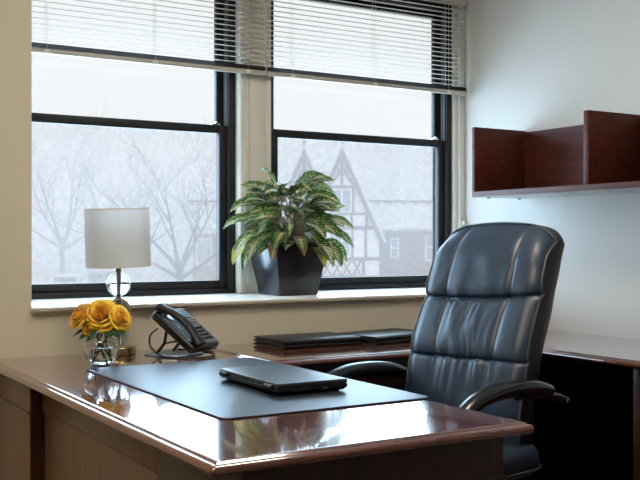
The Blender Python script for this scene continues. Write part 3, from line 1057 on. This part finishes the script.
for k in range(3):
    a = 2 * PI * k / 3
    tube(bm, [(0.0, 0.0, stp - 0.012), ((sr - 0.002) * math.cos(a), (sr - 0.002) * math.sin(a), stp - 0.006)], 0.0015, 6)
tube(bm, [(0.0, 0.0, 0.33), (0, 0, stp - 0.01)], 0.003, 8)
obj('shade_spider', bm, M['bronze'], lamp, loc=(0.0, 0, 0))

# ------------------------------------------------------------------ rose bowl
VX, VY = 1.082, 3.205
vase = empty('glass_bowl_vase', (VX, VY, 0.7502))
tag(vase, 'round clear glass bowl vase half full of water holding yellow roses', 'vase')
rv, tv = 0.061, 0.0026
def ball(r, z0, zlo, zhi, n=18):
    o = []
    for q in range(n + 1):
        z = zlo + (zhi - zlo) * q / n
        o.append((math.sqrt(max(0, r * r - (z - z0) ** 2)), z))
    return o
zc = 0.056
a = []
for q in range(23):
    th = -PI / 2 + (PI * 0.80) * q / 22
    a.append((rv * math.cos(th), max(0.0005, zc + rv * math.sin(th))))
outer = [(0, a[0][1])] + [p for p in a[1:]]
inner = []
for q in range(23):
    th = -PI / 2 + (PI * 0.80) * (22 - q) / 22
    inner.append(((rv - tv) * math.cos(th), max(0.0045, zc + (rv - tv) * math.sin(th))))
inner[-1] = (0, 0.0045)
obj('bowl', lathe(bmesh.new(), outer + inner, 48), M['glass'], vase, angle=80)
wz = 0.060
wat = [(0, 0.0052)]
for q in range(1, 16):
    th = -PI / 2 + (math.asin((wz - zc) / (rv - tv)) + PI / 2) * q / 15
    wat.append(((rv - tv - 0.0006) * math.cos(th), max(0.0052, zc + (rv - tv - 0.0006) * math.sin(th))))
wat.append((0, wat[-1][1]))
obj('water', lathe(bmesh.new(), wat, 48), M['water'], vase, angle=50)


def petal(bm, c, ax, ang, r, h, w, lift, curl, uvl, lvl):
    """one petal of a bloom opening along ax around centre c"""
    ax = ax.normalized()
    t1 = ax.orthogonal().normalized()
    t2 = ax.cross(t1)
    rows = []
    nu, nv = 8, 6
    for j in range(nv + 1):
        v = j / nv
        row = []
        for i in range(nu + 1):
            u = i / nu * 2 - 1
            half = w * (0.45 + 0.62 * v - 0.22 * v * v)
            aa = ang + u * half
            rr = r * (0.30 + 0.70 * math.sin(min(1, v * 1.05) * PI / 2)) + lift * v * v
            edge = max(0, v - 0.70) / 0.30
            rr += curl * edge * edge * (1 - 0.3 * u * u)
            zz = h * (v - 0.13 * (abs(u) ** 2.2) * v) - curl * 0.55 * edge * edge
            p = c + (t1 * math.cos(aa) + t2 * math.sin(aa)) * rr + ax * zz
            row.append((bm.verts.new(p), u, v))
        rows.append(row)
    for j in range(nv):
        for i in range(nu):
            q = (rows[j][i], rows[j][i + 1], rows[j + 1][i + 1], rows[j + 1][i])
            f = bm.faces.new([x[0] for x in q])
            for lp_, x in zip(f.loops, q):
                lp_[uvl].uv = (x[1] * 0.5 + 0.5, min(1, lvl * 0.75 + x[2] * 0.3))


def rose(loc, ax, R0, seed, stem_to, label, bud=False, leaves=2):
    rnd = random.Random(seed)
    root = empty('yellow_rose', loc)
    tag(root, label, 'rose', 'yellow roses in the bowl vase')
    ax = Vector(ax).normalized()
    bm = bmesh.new()
    uvl = bm.loops.layers.uv.new('leaf')
    c = -ax * R0 * 0.55
    layers = ((3, .16, 1.16, 1.5, 0.00, 0.0, 0.0), (4, .30, 1.16, 1.05, .02, .02, 0.12), (5, .46, 1.12, .85, .06, .06, 0.3), (5, .62, 1.04, .82, .12, .13, 0.5), (6, .78, .92, .72, .18, .22, 0.75), (6, .88, .72, .66, .26, .30, 0.9))
    if bud: layers = layers[:4]
    for k, (n, r, h, w, lift, curl, lvl) in enumerate(layers):
        off = rnd.uniform(0, 6.28)
        for i in range(n):
            petal(bm, c, ax, off + 2 * PI * i / n + rnd.uniform(-.12, .12), R0 * r, R0 * h * rnd.uniform(.95, 1.05), w, R0 * lift * rnd.uniform(.7, 1.3), R0 * curl * rnd.uniform(.7, 1.3), uvl, lvl)
    bl = obj('bloom', bm, M['petal'], root, angle=180)
    md = bl.modifiers.new('thick', 'SOLIDIFY'); md.thickness = 0.0009
    bm = bmesh.new()
    e = Vector(stem_to) - Vector(loc)
    pts = spline([c + ax * 0.002, c - ax * 0.018, c * 0.4 + e * 0.45 + Vector((0, 0, 0.004)), e], 6)
    tube(bm, pts, 0.0030, 8)
    obj('stem', bm, M['rose_stem'], root)
    bm = bmesh.new()
    t1 = ax.orthogonal().normalized(); t2 = ax.cross(t1)
    for k in range(5):
        aa = 2 * PI * k / 5
        d = t1 * math.cos(aa) + t2 * math.sin(aa)
        s_ = ax.cross(d)
        leafpts = []
        for j in range(6):
            v = j / 5
            wv = 0.006 * math.sin(PI * min(1, 0.15 + v * 0.85)) * (R0 / 0.035)
            pc = c + d * (R0 * (0.15 + 0.75 * v)) + ax * (-0.004 + 0.005 * math.sin(v * 3) - 0.010 * v * v)
            leafpts.append((bm.verts.new(pc - s_ * wv), bm.verts.new(pc + s_ * wv)))
        for p, q in zip(leafpts, leafpts[1:]): bm.faces.new((p[0], p[1], q[1], q[0]))
    obj('sepal', bm, M['rose_leaf'], root, angle=180)
    return root


def rose_leaf(bm, p0, d, L, wd, nrm, droop=0.3):
    d = Vector(d).normalized(); nrm = Vector(nrm); s_ = d.cross(nrm).normalized(); nrm = s_.cross(d)
    rows = []
    for j in range(9):
        v = j / 8
        w_ = wd * math.sin(PI * (v ** 0.8)) * 0.5
        pc = Vector(p0) + d * L * v - Vector((0, 0, 1)) * droop * L * v * v
        rows.append([bm.verts.new(pc + s_ * w_ * u + nrm * abs(u) * w_ * 0.35) for u in (-1, -.5, 0, .5, 1)])
    for a_, b_ in zip(rows, rows[1:]):
        for i in range(4): bm.faces.new((a_[i], a_[i + 1], b_[i + 1], b_[i]))


zb = 0.7502
def vp(dx, dy, z): return (VX + dx, VY + dy, z)
# camera sees the bowl from (-x,-y): right = (.854,-.52)
def rel(r, f, z): return vp(r * RT.x + f * FW.x, r * RT.y + f * FW.y, z)
VIEW = -FW
r1 = rose(rel(0.003, -0.012, 0.920), VIEW * 0.85 + Vector((0, 0, 0.50)), 0.043, 1, rel(0.024, 0.012, zb + 0.012), 'largest open yellow rose at the centre of the vase')
r2 = rose(rel(-0.070, -0.006, 0.917), VIEW * 0.55 - RT * 0.75 + Vector((0, 0, 0.55)), 0.038, 2, rel(0.032, 0.0, zb + 0.02), 'yellow rose leaning out at the outer side away from the lamp')
r3 = rose(rel(0.064, -0.002, 0.908), VIEW * 0.55 + RT * 0.75 + Vector((0, 0, 0.45)), 0.035, 3, rel(-0.028, 0.01, zb + 0.013), 'yellow rose bending over the lamp side of the vase')
r4 = rose(rel(-0.032, -0.022, 0.876), VIEW * 0.8 - RT * 0.35 + Vector((0, 0, 0.1)), 0.031, 4, rel(0.012, 0.02, zb + 0.012), 'half-open yellow rose tucked lowest under the largest bloom', bud=True)
r5 = rose(rel(0.012, 0.045, 0.930), Vector((0, 0, 1)) - VIEW * 0.3, 0.040, 5, rel(-0.02, -0.02, zb + 0.013), 'yellow rose at the back of the bunch facing up')
for rr, specs in ((r1, ((rel(0.02, -0.02, 0.872), RT * 0.8 + VIEW * 0.6, 0.062, 0.040), (rel(-0.01, -0.02, 0.866), VIEW * 0.9 - RT * 0.2, 0.05, 0.036))),
                  (r3, ((rel(0.045, -0.012, 0.872), RT * 0.9 + VIEW * 0.4, 0.052, 0.040), (rel(0.03, -0.02, 0.868), VIEW + RT * 0.3, 0.055, 0.042))),
                  (r2, ((rel(-0.045, -0.01, 0.868), -RT * 0.95 + VIEW * 0.3, 0.048, 0.024), (rel(-0.030, -0.018, 0.858), VIEW * 0.6 - RT * 0.8, 0.045, 0.030))),
                  (r4, ((rel(-0.012, -0.02, 0.852), VIEW * 0.7 - RT * 0.5, 0.045, 0.03),))):
    for p0, d, L, wd in specs:
        bm = bmesh.new()
        rose_leaf(bm, Vector(p0) - Vector(rr.location), d, L, wd, Vector((0, 0, 1)) + VIEW * 0.6, 0.45)
        obj('leaf', bm, M['rose_leaf'], rr, angle=180)

# ------------------------------------------------------------------ desk phone
PW = Vector((0.818, 0.576, 0)).normalized()
PD = Vector((PW.y, -PW.x, 0))
prz = math.atan2(PW.y, PW.x)
ph = empty('desk_phone', (1.414, 3.219, 0.7502), prz)
tag(ph, 'black desk phone tilted on its stand near the wall', 'telephone')
# local axes: x along the width (0..0.19), -y towards the user, z up; body tilted
TL = R(37)
T = Matrix.Translation((0, 0.0, 0.012)) @ Matrix.Rotation(TL, 4, 'X')
def PHN(name, bm, mat, par=ph, tilt=True, **k):
    o = obj(name, bm, mat, par, **k)
    if tilt: o.data.transform(T)
    return o
Wp, Lp, Hp = 0.190, 0.215, 0.032
PHN('housing', moulded(0, Wp, 0, Lp, [(0.010, Hp), (0.004, Hp - 0.001), (0.0, Hp - 0.006), (0.001, 0.006), (0.006, 0.0)], 0.012, 4), M['black_plastic'])
PHN('face_plate', moulded(0.072, Wp - 0.006, 0.012, Lp - 0.008, [(0.003, Hp + 0.004), (0.0, Hp + 0.002), (0.0, Hp - 0.002)], 0.006, 4), M['phone_face'])
PHN('silver_panel', moulded(0.078, Wp - 0.012, 0.120, Lp - 0.014, [(0.001, Hp + 0.0065), (0.0, Hp + 0.005), (0.0, Hp + 0.003)], 0.005, 4), M['phone_face'])
PHN('display', moulded(0.094, Wp - 0.020, 0.150, Lp - 0.024, [(0.001, Hp + 0.0085), (0.0, Hp + 0.007), (0.0, Hp + 0.005)], 0.003, 4), M['display'])
for q in range(4):
    PHN('soft_key', B(0.096 + q * 0.020, 0.110 + q * 0.020, 0.134, 0.141, Hp + 0.006, Hp + 0.0095, bev=0.0015), M['silver'])
for r_ in range(4):
    for c_ in range(3):
        x, y = 0.092 + c_ * 0.026, 0.028 + r_ * 0.019
        PHN('dial_key', B(x, x + 0.019, y, y + 0.012, Hp + 0.003, Hp + 0.0085, bev=0.002), M['black_gloss'])
for q in range(5):
    PHN('line_key', B(Wp - 0.022, Wp - 0.012, 0.026 + q * 0.0175, 0.036 + q * 0.0175, Hp + 0.003, Hp + 0.008, bev=0.002), M['grey_plastic'])
# cradle and handset on the near long side
PHN('cradle', moulded(0.006, 0.064, 0.030, Lp - 0.030, [(0.004, Hp + 0.006), (0.001, Hp + 0.004), (0.0, Hp - 0.002)], 0.010, 4), M['display'])
hs = bmesh.new()
hp = spline([(0.034, 0.000, Hp + 0.012), (0.034, 0.028, Hp + 0.018), (0.034, 0.060, Hp + 0.028), (0.034, 0.110, Hp + 0.034), (0.034, 0.160, Hp + 0.029), (0.034, 0.192, Hp + 0.019), (0.034, 0.219, Hp + 0.011)], 6)
n_ = len(hp)
tube(hs, hp, [0.0115 + 0.0035 * abs(2 * i / (n_ - 1) - 1) ** 1.5 for i in range(n_)], 14, flat=1.75, upv=(0, 0, 1))
handset = PHN('handset', hs, M['handset'])
for y in (0.020, 0.200):
    PHN('ear_cup', moulded(0.012, 0.056, y - 0.022, y + 0.022, [(0.008, Hp + 0.016), (0.001, Hp + 0.013), (0.001, Hp + 0.006), (0.006, Hp + 0.0035)], 0.016, 5), M['black_plastic'], handset)
# stand
bm = moulded(-0.005, 0.180, 0.03, 0.215, [(0.004, 0.005), (0.001, 0.004), (0.0, 0.001), (0.001, 0.0)], 0.05, 8)
PHN('stand_plate', bm, M['phone_face'], tilt=False)
bm = bmesh.new()
for x in (0.035, 0.15):
    tube(bm, [(x, 0.165, 0.004), (x, 0.130, 0.045), (x, 0.118, 0.105)], 0.006, 8)
tube(bm, [(0.035, 0.130, 0.045), (0.15, 0.130, 0.045)], 0.004, 8)
PHN('stand_leg', bm, M['black_plastic'], tilt=False)
bm = bmesh.new()
tube(bm, spline([(0.02, 0.150, 0.100), (0.012, 0.176, 0.075), (0.004, 0.170, 0.035), (-0.010, 0.120, 0.008), (-0.014, 0.075, 0.0036), (-0.02, 0.020, 0.0036), (0.0, -0.035, 0.0036), (0.06, -0.05, 0.0036), (0.14, -0.02, 0.0036), (0.20, 0.03, 0.0036), (0.215, 0.10, 0.0036), (0.17, 0.16, 0.0076)], 8), 0.0034, 8)
PHN('handset_cord', bm, M['black_gloss'], tilt=False)

# ------------------------------------------------------------------ potted plant
pot = empty('potted_plant', (2.168, 3.845, SILL + 0.0003))
tag(pot, 'leafy variegated green plant in a tapered square black pot on the sill', 'potted plant')
bm = bmesh.new()
hb, ht, H = 0.098, 0.137, 0.233
rings = []
for s, z in ((hb - 0.003, 0), (hb, 0.003), (ht, H - 0.002), (ht - 0.001, H), (ht - 0.011, H), (ht - 0.012, H - 0.002), (ht - 0.016, H - 0.05)):
    rings.append([bm.verts.new((x, y, z)) for x, y in rrect(-s, s, -s, s, 0.004, 0, 2)])
k = len(rings[0])
bm.faces.new(rings[0][::-1])
for a_, b_ in zip(rings, rings[1:]):
    for i in range(k):
        bm.faces.new((a_[i], a_[(i + 1) % k], b_[(i + 1) % k], b_[i]))
obj('pot', bm, M['pot'], pot, angle=30)
bm = bmesh.new()
s = ht - 0.0165
G = {}
for i in range(13):
    for j in range(13):
        x, y = -s + 2 * s * i / 12, -s + 2 * s * j / 12
        G[i, j] = bm.verts.new((x, y, H - 0.03 + 0.012 * noise.noise(Vector((x * 40, y * 40, 3)))))
for i in range(12):
    for j in range(12): bm.faces.new((G[i, j], G[i + 1, j], G[i + 1, j + 1], G[i, j + 1]))
obj('soil', bm, M['soil'], pot, angle=180)

rnd = random.Random(21)
bl = bmesh.new()
uv1 = bl.loops.layers.uv.new('leaf')
uv2 = bl.loops.layers.uv.new('rand')
bs = bmesh.new()


TOCAM = Vector((-0.50, -0.86, 0.0))


def plant_leaf(p0, d, L, wd, droop, face, rv):
    """leaf blade from p0 along d, curving down, its upper side turned towards face"""
    d = Vector(d).normalized()
    rows = []
    p = Vector(p0)
    n = 11
    for j in range(n + 1):
        v = j / n
        s_ = d.cross(face)
        if s_.length < 1e-3: s_ = Vector((1, 0, 0))
        s_.normalize()
        nr = s_.cross(d).normalized()
        wv = wd * 0.5 * (math.sin(PI * v ** 0.72)) ** 0.85 if 0 < v < 1 else 0.0006
        rows.append([(p + s_ * wv * u + nr * (abs(u) ** 1.4 * wv * 0.30 + 0.0020 * math.sin(v * 17 + rv[0] * 9 + (2 if u > 0 else 0)) * abs(u)), u, v) for u in (-1, -.6, -.25, 0, .25, .6, 1)])
        d = (d + Vector((0, 0, -droop / n))).normalized()
        p = p + d * L / n
    vv = [[(bl.verts.new(q[0]), q[1], q[2]) for q in row] for row in rows]
    for a_, b_ in zip(vv, vv[1:]):
        for i in range(6):
            q = (a_[i], a_[i + 1], b_[i + 1], b_[i])
            f = bl.faces.new([x[0] for x in q])
            for lp_, x in zip(f.loops, q):
                lp_[uv1].uv = (x[1] * 0.5 + 0.5, x[2])
                lp_[uv2].uv = rv


def add_leaf(az, el, stem_len, L, wd, droop, roll=0.0, base=None, rv=None):
    ca = Vector((math.cos(az), math.sin(az), 0))
    b0 = base if base else Vector((ca.x * 0.02, ca.y * 0.02, H - 0.035))
    d = ca * math.cos(el) + Vector((0, 0, math.sin(el)))
    mid = b0 + (d * 0.45 + Vector((0, 0, 0.30))) * stem_len
    tip = b0 + d * stem_len + Vector((0, 0, 0.03))
    tube(bs, spline([b0, mid, tip], 4), [0.0040 - 0.0022 * i / 8 for i in range(9)], 6)
    e2 = el * 0.55 - 0.1
    dd = ca * math.cos(e2) + Vector((0, 0, math.sin(e2)))
    side = Vector((-ca.y, ca.x, 0))
    face = (Vector((0, 0, 0.75)) + TOCAM * 0.75 + ca * 0.25 + side * roll).normalized()
    plant_leaf(tip - d * 0.005, dd, L, wd, droop, face, rv or (rnd.random() * 0.9, rnd.random() * 0.86))


stemc = [Vector((rnd.uniform(-.05, .05), rnd.uniform(-.05, .05), H - 0.035)) for _ in range(8)]
for c_ in stemc[:6]:
    tube(bs, spline([c_, c_ * 1.0 + Vector((rnd.uniform(-.02, .02), rnd.uniform(-.02, .02), 0.06)), c_ + Vector((rnd.uniform(-.03, .03), rnd.uniform(-.03, .03), 0.13))], 4), 0.007, 8)
nleaf = 104
for i in range(nleaf):
    t = (i + 0.5) / nleaf
    az = i * 2.39996 + rnd.uniform(-.3, .3)
    el = R(4 + 72 * t + rnd.uniform(-9, 9))
    sl = 0.085 + 0.085 * t + rnd.uniform(-.03, .03)
    L = rnd.uniform(0.135, 0.175) * (1.0 - 0.14 * t)
    if math.sin(az) > 0.3:                                       # the window is behind
        L *= 0.85; sl *= 0.80; el = max(el, R(25))
    add_leaf(az, el, sl, L, L * rnd.uniform(0.38, 0.46), rnd.uniform(0.35, 1.25), rnd.uniform(-.35, .35), base=stemc[i % 8] + Vector((0, 0, 0.105 * t)))
# drooping yellow and pale leaves over the rim, and long leaves to both sides
RA = math.atan2(RT.y, RT.x)
for az, el, sl, L, droop, rv in ((RA + PI + 0.15, 0.12, 0.15, 0.15, 2.3, (0.97, 0.1)), (RA + PI - 0.2, 0.0, 0.12, 0.15, 2.6, (0.2, 0.2)), (RA + PI + 0.0, 0.62, 0.20, 0.13, 1.2, (0.1, 0.1)),
                                 (RA - 0.5, 0.10, 0.10, 0.15, 2.6, (0.95, 0.3)), (RA - 0.1, 0.35, 0.17, 0.15, 1.3, (0.3, 0.1)), (RA + 0.1, 0.1, 0.15, 0.15, 1.6, (0.4, 0.3)), (RA - 0.3, 0.62, 0.19, 0.15, 1.0, (0.5, 0.2)),
                                 (RA - 1.2, 0.35, 0.11, 0.14, 1.9, (0.5, 0.95)), (RA - 1.8, 0.45, 0.12, 0.14, 1.9, (0.3, 0.5)), (RA + PI + 0.5, 0.3, 0.15, 0.15, 1.7, (0.6, 0.2)), (RA - 2.4, 0.2, 0.13, 0.14, 2.2, (0.7, 0.7)),
                                 (RA - 1.5, 0.85, 0.13, 0.15, 1.5, (0.15, 0.3)), (RA - 2.1, 0.8, 0.14, 0.15, 1.5, (0.45, 0.6)), (RA - 0.8, 0.85, 0.14, 0.15, 1.4, (0.65, 0.15)), (RA - 1.2, 1.1, 0.16, 0.14, 1.3, (0.25, 0.45)), (RA - 1.9, 0.15, 0.10, 0.13, 1.9, (0.35, 0.92)), (RA - 0.6, 1.05, 0.2, 0.15, 0.8, (0.55, 0.35)), (RA + 2.4, 1.05, 0.2, 0.14, 0.7, (0.15, 0.55))):
    add_leaf(az, el, sl, L, 0.056, droop, rnd.uniform(-.3, .3), rv=rv)
for k in range(12):
    az = RA - 0.15 - 2.9 * (k + 0.5) / 12 + rnd.uniform(-.15, .15)
    add_leaf(az, rnd.uniform(0.75, 1.25), rnd.uniform(0.05, 0.10), rnd.uniform(0.13, 0.155), 0.058, rnd.uniform(0.7, 1.3), rnd.uniform(-.3, .3),
             base=Vector((rnd.uniform(-.05, .05), rnd.uniform(-.05, .02), H + 0.05 + 0.055 * (k % 3))))
for az in (RA - 0.25, RA + 0.0, RA - 0.6):
    add_leaf(az, 0.05, 0.14, 0.15, 0.06, 2.0, 0.1, rv=(0.4, 0.5))
obj('foliage', bl, M['leaf'], pot, angle=180)
obj('stem', bs, M['stem'], pot, angle=180)

# ------------------------------------------------------------------ office chair
CHX, CHY, CHR = 1.945, 2.575, R(191)
ch = empty('office_chair', (CHX, CHY, 0), CHR)
tag(ch, 'high-backed black leather executive chair with padded arms behind the desk', 'chair')


def interp(tab, z):
    if z <= tab[0][0]: return tab[0][1]
    for (a_, va), (b_, vb) in zip(tab, tab[1:]):
        if z <= b_:
            t = (z - a_) / (b_ - a_)
            t = t * t * (3 - 2 * t) * 0.35 + t * 0.65
            return va + (vb - va) * t
    return tab[-1][1]


ZA, ZB, Z0, Z1 = 0.968, 0.765, 0.47, 1.232
SP = [(0.47, -0.225), (0.60, -0.215), (0.76, -0.245), (0.97, -0.325), (1.10, -0.375), (1.245, -0.445)]
HWD = [(0.47, 0.240), (0.60, 0.250), (0.76, 0.254), (0.97, 0.250), (1.10, 0.245), (1.245, 0.236)]
NU, NV = 96, 150


def back_point(u, v):
    ztop = Z1 - 0.022 * u * u - 0.045 * abs(u) ** 8
    z = Z0 + (ztop - Z0) * v
    hw = interp(HWD, z)
    y = u * hw
    x = interp(SP, z)
    # seams
    zA = ZA + 0.010 * u * u + 0.012 * u
    zB = ZB + 0.004 * u
    us = 0.56 if z > ZA else 0.50 + 0.10 * (z - ZB)
    if z < zB: us = 0.55
    du = abs(abs(u) - us) * hw
    dA, dB = abs(z - zA), abs(z - zB)
    upper = z > zA
    seam = 0.0
    seam += 0.011 * math.exp(-(dA / 0.007) ** 2) + 0.007 * math.exp(-(dA / 0.03) ** 2)
    seam += 0.008 * math.exp(-(dB / 0.006) ** 2) + 0.005 * math.exp(-(dB / 0.028) ** 2)
    if z > zB - 0.002: seam += 0.005 * math.exp(-(du / 0.0055) ** 2) + 0.0025 * math.exp(-(du / 0.022) ** 2)
    x += 0.030 - seam
    # pillow swelling of the head section and the lumbar panels
    if upper:
        q = min(1, (z - zA) / (ztop - zA + 1e-6))
        x += 0.016 * math.sin(PI * min(1, q * 1.05)) * (1 - 0.35 * u * u)
    elif z > zB:
        q = (z - zB) / (zA - zB)
        x += 0.010 * math.sin(PI * q) * (1 - 0.2 * u * u)
    # roll over at the rim
    e = max(0, abs(u) - 0.78) / 0.22
    x -= 0.026 * e ** 2.4
    et = max(0, v - 0.90) / 0.10
    x -= 0.034 * et ** 2.4
    # gathered wrinkles under the head roll, above the lumbar seam and in the lower panel
    fade = max(0, 1 - (abs(u) / 0.62) ** 4)
    if zB < z < zA:
        uu = u * (1 + 0.9 * (zA - z)) + 0.03 * math.sin(z * 30)
        n1 = noise.noise(Vector((uu * 8.5, z * 2.6, 1.3)))
        n2 = noise.noise(Vector((uu * 13 + 4, z * 4.2, 6.1)))
        w = math.exp(-(zA - z) / 0.085) + 0.8 * math.exp(-(z - zB) / 0.055)
        x += fade * w * (0.0052 * n1 + 0.0026 * n2 - 0.0030 * math.exp(-(n1 / 0.10) ** 2))
        x += 0.0045 * noise.noise(Vector((u * 5 + 7, z * 9, 2.0))) * fade
    elif z <= zB:
        uu = u * (1 - 0.8 * (zB - z))
        n1 = noise.noise(Vector((uu * 9, z * 2.6, 5.3)))
        n2 = noise.noise(Vector((uu * 15 + 4, z * 4.2, 9.1)))
        x += fade * math.exp(-(zB - z) / 0.09) * (0.0065 * n1 + 0.0035 * n2 - 0.0035 * math.exp(-(n1 / 0.10) ** 2))
        x += 0.004 * noise.noise(Vector((u * 5 + 3, z * 9, 4.0)))
    else:
        x += 0.0028 * noise.noise(Vector((u * 4, z * 12, 9.0)))
        x += 0.0022 * math.sin(u * 16 + 3 * noise.noise(Vector((u * 2, z * 5, 8)))) * math.exp(-(z - zA) / 0.05)
    return Vector((x, y, z))


bm = bmesh.new()
F_, Bk = {}, {}
TH = 0.105
for i in range(NU + 1):
    u = i / NU * 2 - 1
    for j in range(NV + 1):
        v = j / NV
        p = back_point(u, v)
        F_[i, j] = bm.verts.new(p)
for i in range(NU):
    for j in range(NV):
        bm.faces.new((F_[i, j], F_[i + 1, j], F_[i + 1, j + 1], F_[i, j + 1]))
# rim loop and its sweep to the back shell
rim = [(0, j) for j in range(NV + 1)] + [(i, NV) for i in range(1, NU + 1)] + [(NU, j) for j in range(NV - 1, -1, -1)] + [(i, 0) for i in range(NU - 1, 0, -1)]
ringF = [F_[q] for q in rim]
rimco = [v.co.copy() for v in ringF]
ctr = Vector((0, 0, 0.85))
bmesh.ops.recalc_face_normals(bm, faces=bm.faces)
obj('backrest', bm, M['leather'], ch, angle=180)
bm = bmesh.new()
rr_ = []
for s, back in ((1.0, 0.0), (1.006, -0.010), (1.004, -0.030), (0.992, -0.052), (0.965, -0.070), (0.92, -0.080), (0.6, -0.088), (0.25, -0.090)):
    rr_.append([bm.verts.new(Vector((interp(SP, p.z) - 0.020 + back if back < -0.0001 else p.x, p.y * s, 0.85 + (p.z - 0.85) * (1 + (s - 1) * (0.8 if s > 0.9 else 1.0))))) for p in rimco])
for a_, b_ in zip(rr_, rr_[1:]):
    for i in range(len(a_)):
        jn = (i + 1) % len(a_)
        bm.faces.new((a_[i], a_[jn], b_[jn], b_[i]))
bm.faces.new(rr_[-1])
bmesh.ops.recalc_face_normals(bm, faces=bm.faces)
obj('back_shell', bm, M['leather_side'], ch, angle=60)
bm = bmesh.new()
pipe = [Vector((p.x + 0.001, p.y * 1.006, p.z + 0.002)) for p in rimco if p.z > 0.50]
tube(bm, pipe, 0.0042, 8, cap=True)
obj('piping', bm, M['piping'], ch)

# seat
bm = bmesh.new()
sr_ = []
for off, z in ((0.10, 0.500), (0.05, 0.506), (0.02, 0.497), (0.004, 0.475), (0.0, 0.45), (0.006, 0.425), (0.02, 0.405), (0.05, 0.398)):
    sr_.append([bm.verts.new((x, y, z - 0.02 * max(0, x / 0.25) ** 3)) for x, y in rrect(-0.335, 0.26, -0.285, 0.285, 0.09, off, 8)])
bm.faces.new(sr_[0]); bm.faces.new(sr_[-1][::-1])
for a_, b_ in zip(sr_, sr_[1:]):
    for i in range(len(a_)):
        jn = (i + 1) % len(a_)
        bm.faces.new((a_[i], b_[i], b_[jn], a_[jn]))
bmesh.ops.recalc_face_normals(bm, faces=bm.faces)
obj('seat', bm, M['leather'], ch, angle=60)
bm = bmesh.new()
tube(bm, [Vector((x, y, 0.428)) for x, y in rrect(-0.337, 0.262, -0.287, 0.287, 0.09, 0, 8)] + [Vector((0.172, -0.287, 0.428))], 0.004, 6)
obj('seat_piping', bm, M['piping'], ch)
obj('seat_plate', B(-0.22, 0.20, -0.20, 0.20, 0.372, 0.398, bev=0.01), M['black_plastic'], ch)
# arms
for s in (-1, 1):
    y = s * 0.322
    bm = bmesh.new()
    arm = spline([(-0.265, y, 0.688), (-0.20, y, 0.702), (-0.10, y, 0.711), (0.02, y, 0.707), (0.12, y, 0.682), (0.205, y, 0.622), (0.255, y, 0.53), (0.272, y, 0.455)], 6)
    n_ = len(arm)
    tube(bm, arm, [0.0190 + 0.0075 * math.sin(PI * min(1, i / n_ * 1.5)) for i in range(n_)], 14, flat=1.45)
    ar = obj('armrest', bm, M['black_gloss'], ch)
    bm = bmesh.new()
    tube(bm, spline([(-0.10, y, 0.684), (-0.22, y, 0.676), (-0.32, y * 0.98, 0.660), (-0.385, y * 0.95, 0.640)], 5), [0.012 + 0.002 * (i / 15) for i in range(16)], 10, flat=1.3)
    br = obj('arm_bracket', bm, M['black_plastic'], ar)
    bm = lathe(bmesh.new(), [(0, 0.004), (0.005, 0.004), (0.008, 0.001), (0.008, -0.003), (0, -0.003)], 12, mat=Matrix.Translation((-0.372, y * 0.955 + s * 0.017, 0.644)) @ Matrix.Rotation(-s * PI / 2, 4, 'X'))
    obj('bolt', bm, M['silver'], ar)
    bm = bmesh.new()
    tube(bm, spline([(0.272, y, 0.46), (0.262, y * 0.99, 0.42), (0.22, y * 0.9, 0.385), (0.12, y * 0.62, 0.380)], 5), 0.015, 10, flat=1.3)
    obj('arm_support', bm, M['black_plastic'], ar)
# base
obj('gas_lift', lathe(bmesh.new(), [(0, 0.08), (0.03, 0.08), (0.03, 0.22), (0.018, 0.222), (0.018, 0.372), (0, 0.372)], 20), M['chrome'], ch)
for k in range(5):
    a_ = 2 * PI * k / 5 + 0.3
    ca, sa = math.cos(a_), math.sin(a_)
    bm = bmesh.new()
    tube(bm, [(0.02 * ca, 0.02 * sa, 0.105), (0.17 * ca, 0.17 * sa, 0.095), (0.30 * ca, 0.30 * sa, 0.075)], [0.026, 0.021, 0.016], 10)
    lg = obj('leg', bm, M['black_plastic'], ch)
    bm = lathe(bmesh.new(), [(0, -0.02), (0.024, -0.02), (0.028, -0.012), (0.028, 0.012), (0.024, 0.02), (0, 0.02)], 16, mat=Matrix.Translation((0.30 * ca, 0.30 * sa, 0.0285)) @ Matrix.Rotation(a_, 4, 'Z') @ Matrix.Rotation(PI / 2, 4, 'X'))
    obj('caster', bm, M['rubber'], lg)
    obj('caster_stem', tube(bmesh.new(), [(0.30 * ca, 0.30 * sa, 0.045), (0.30 * ca, 0.30 * sa, 0.085)], 0.007, 8), M['chrome'], lg)

# ------------------------------------------------------------------ ceiling lights (above and behind the camera)
for i, (x, y) in enumerate(((-1.3, 1.5), (0.1, 1.6), (1.7, 2.3))):
    f = empty('ceiling_light', (x, y, CEIL))
    tag(f, 'flat square ceiling light panel set into the ceiling', 'ceiling light', 'ceiling light panels')
    bm = bmesh.new()
    for a_ in ((-.3, .3, -.3, -.28), (-.3, .3, .28, .3), (-.3, -.28, -.28, .28), (.28, .3, -.28, .28)):
        box(bm, *a_, -0.02, -0.0005)
    obj('frame', bm, M['ext_white'], f, smooth=False)
    obj('diffuser', B(-.279, .279, -.279, .279, -0.012, -0.0005), M['panel_glow'], f, smooth=False)
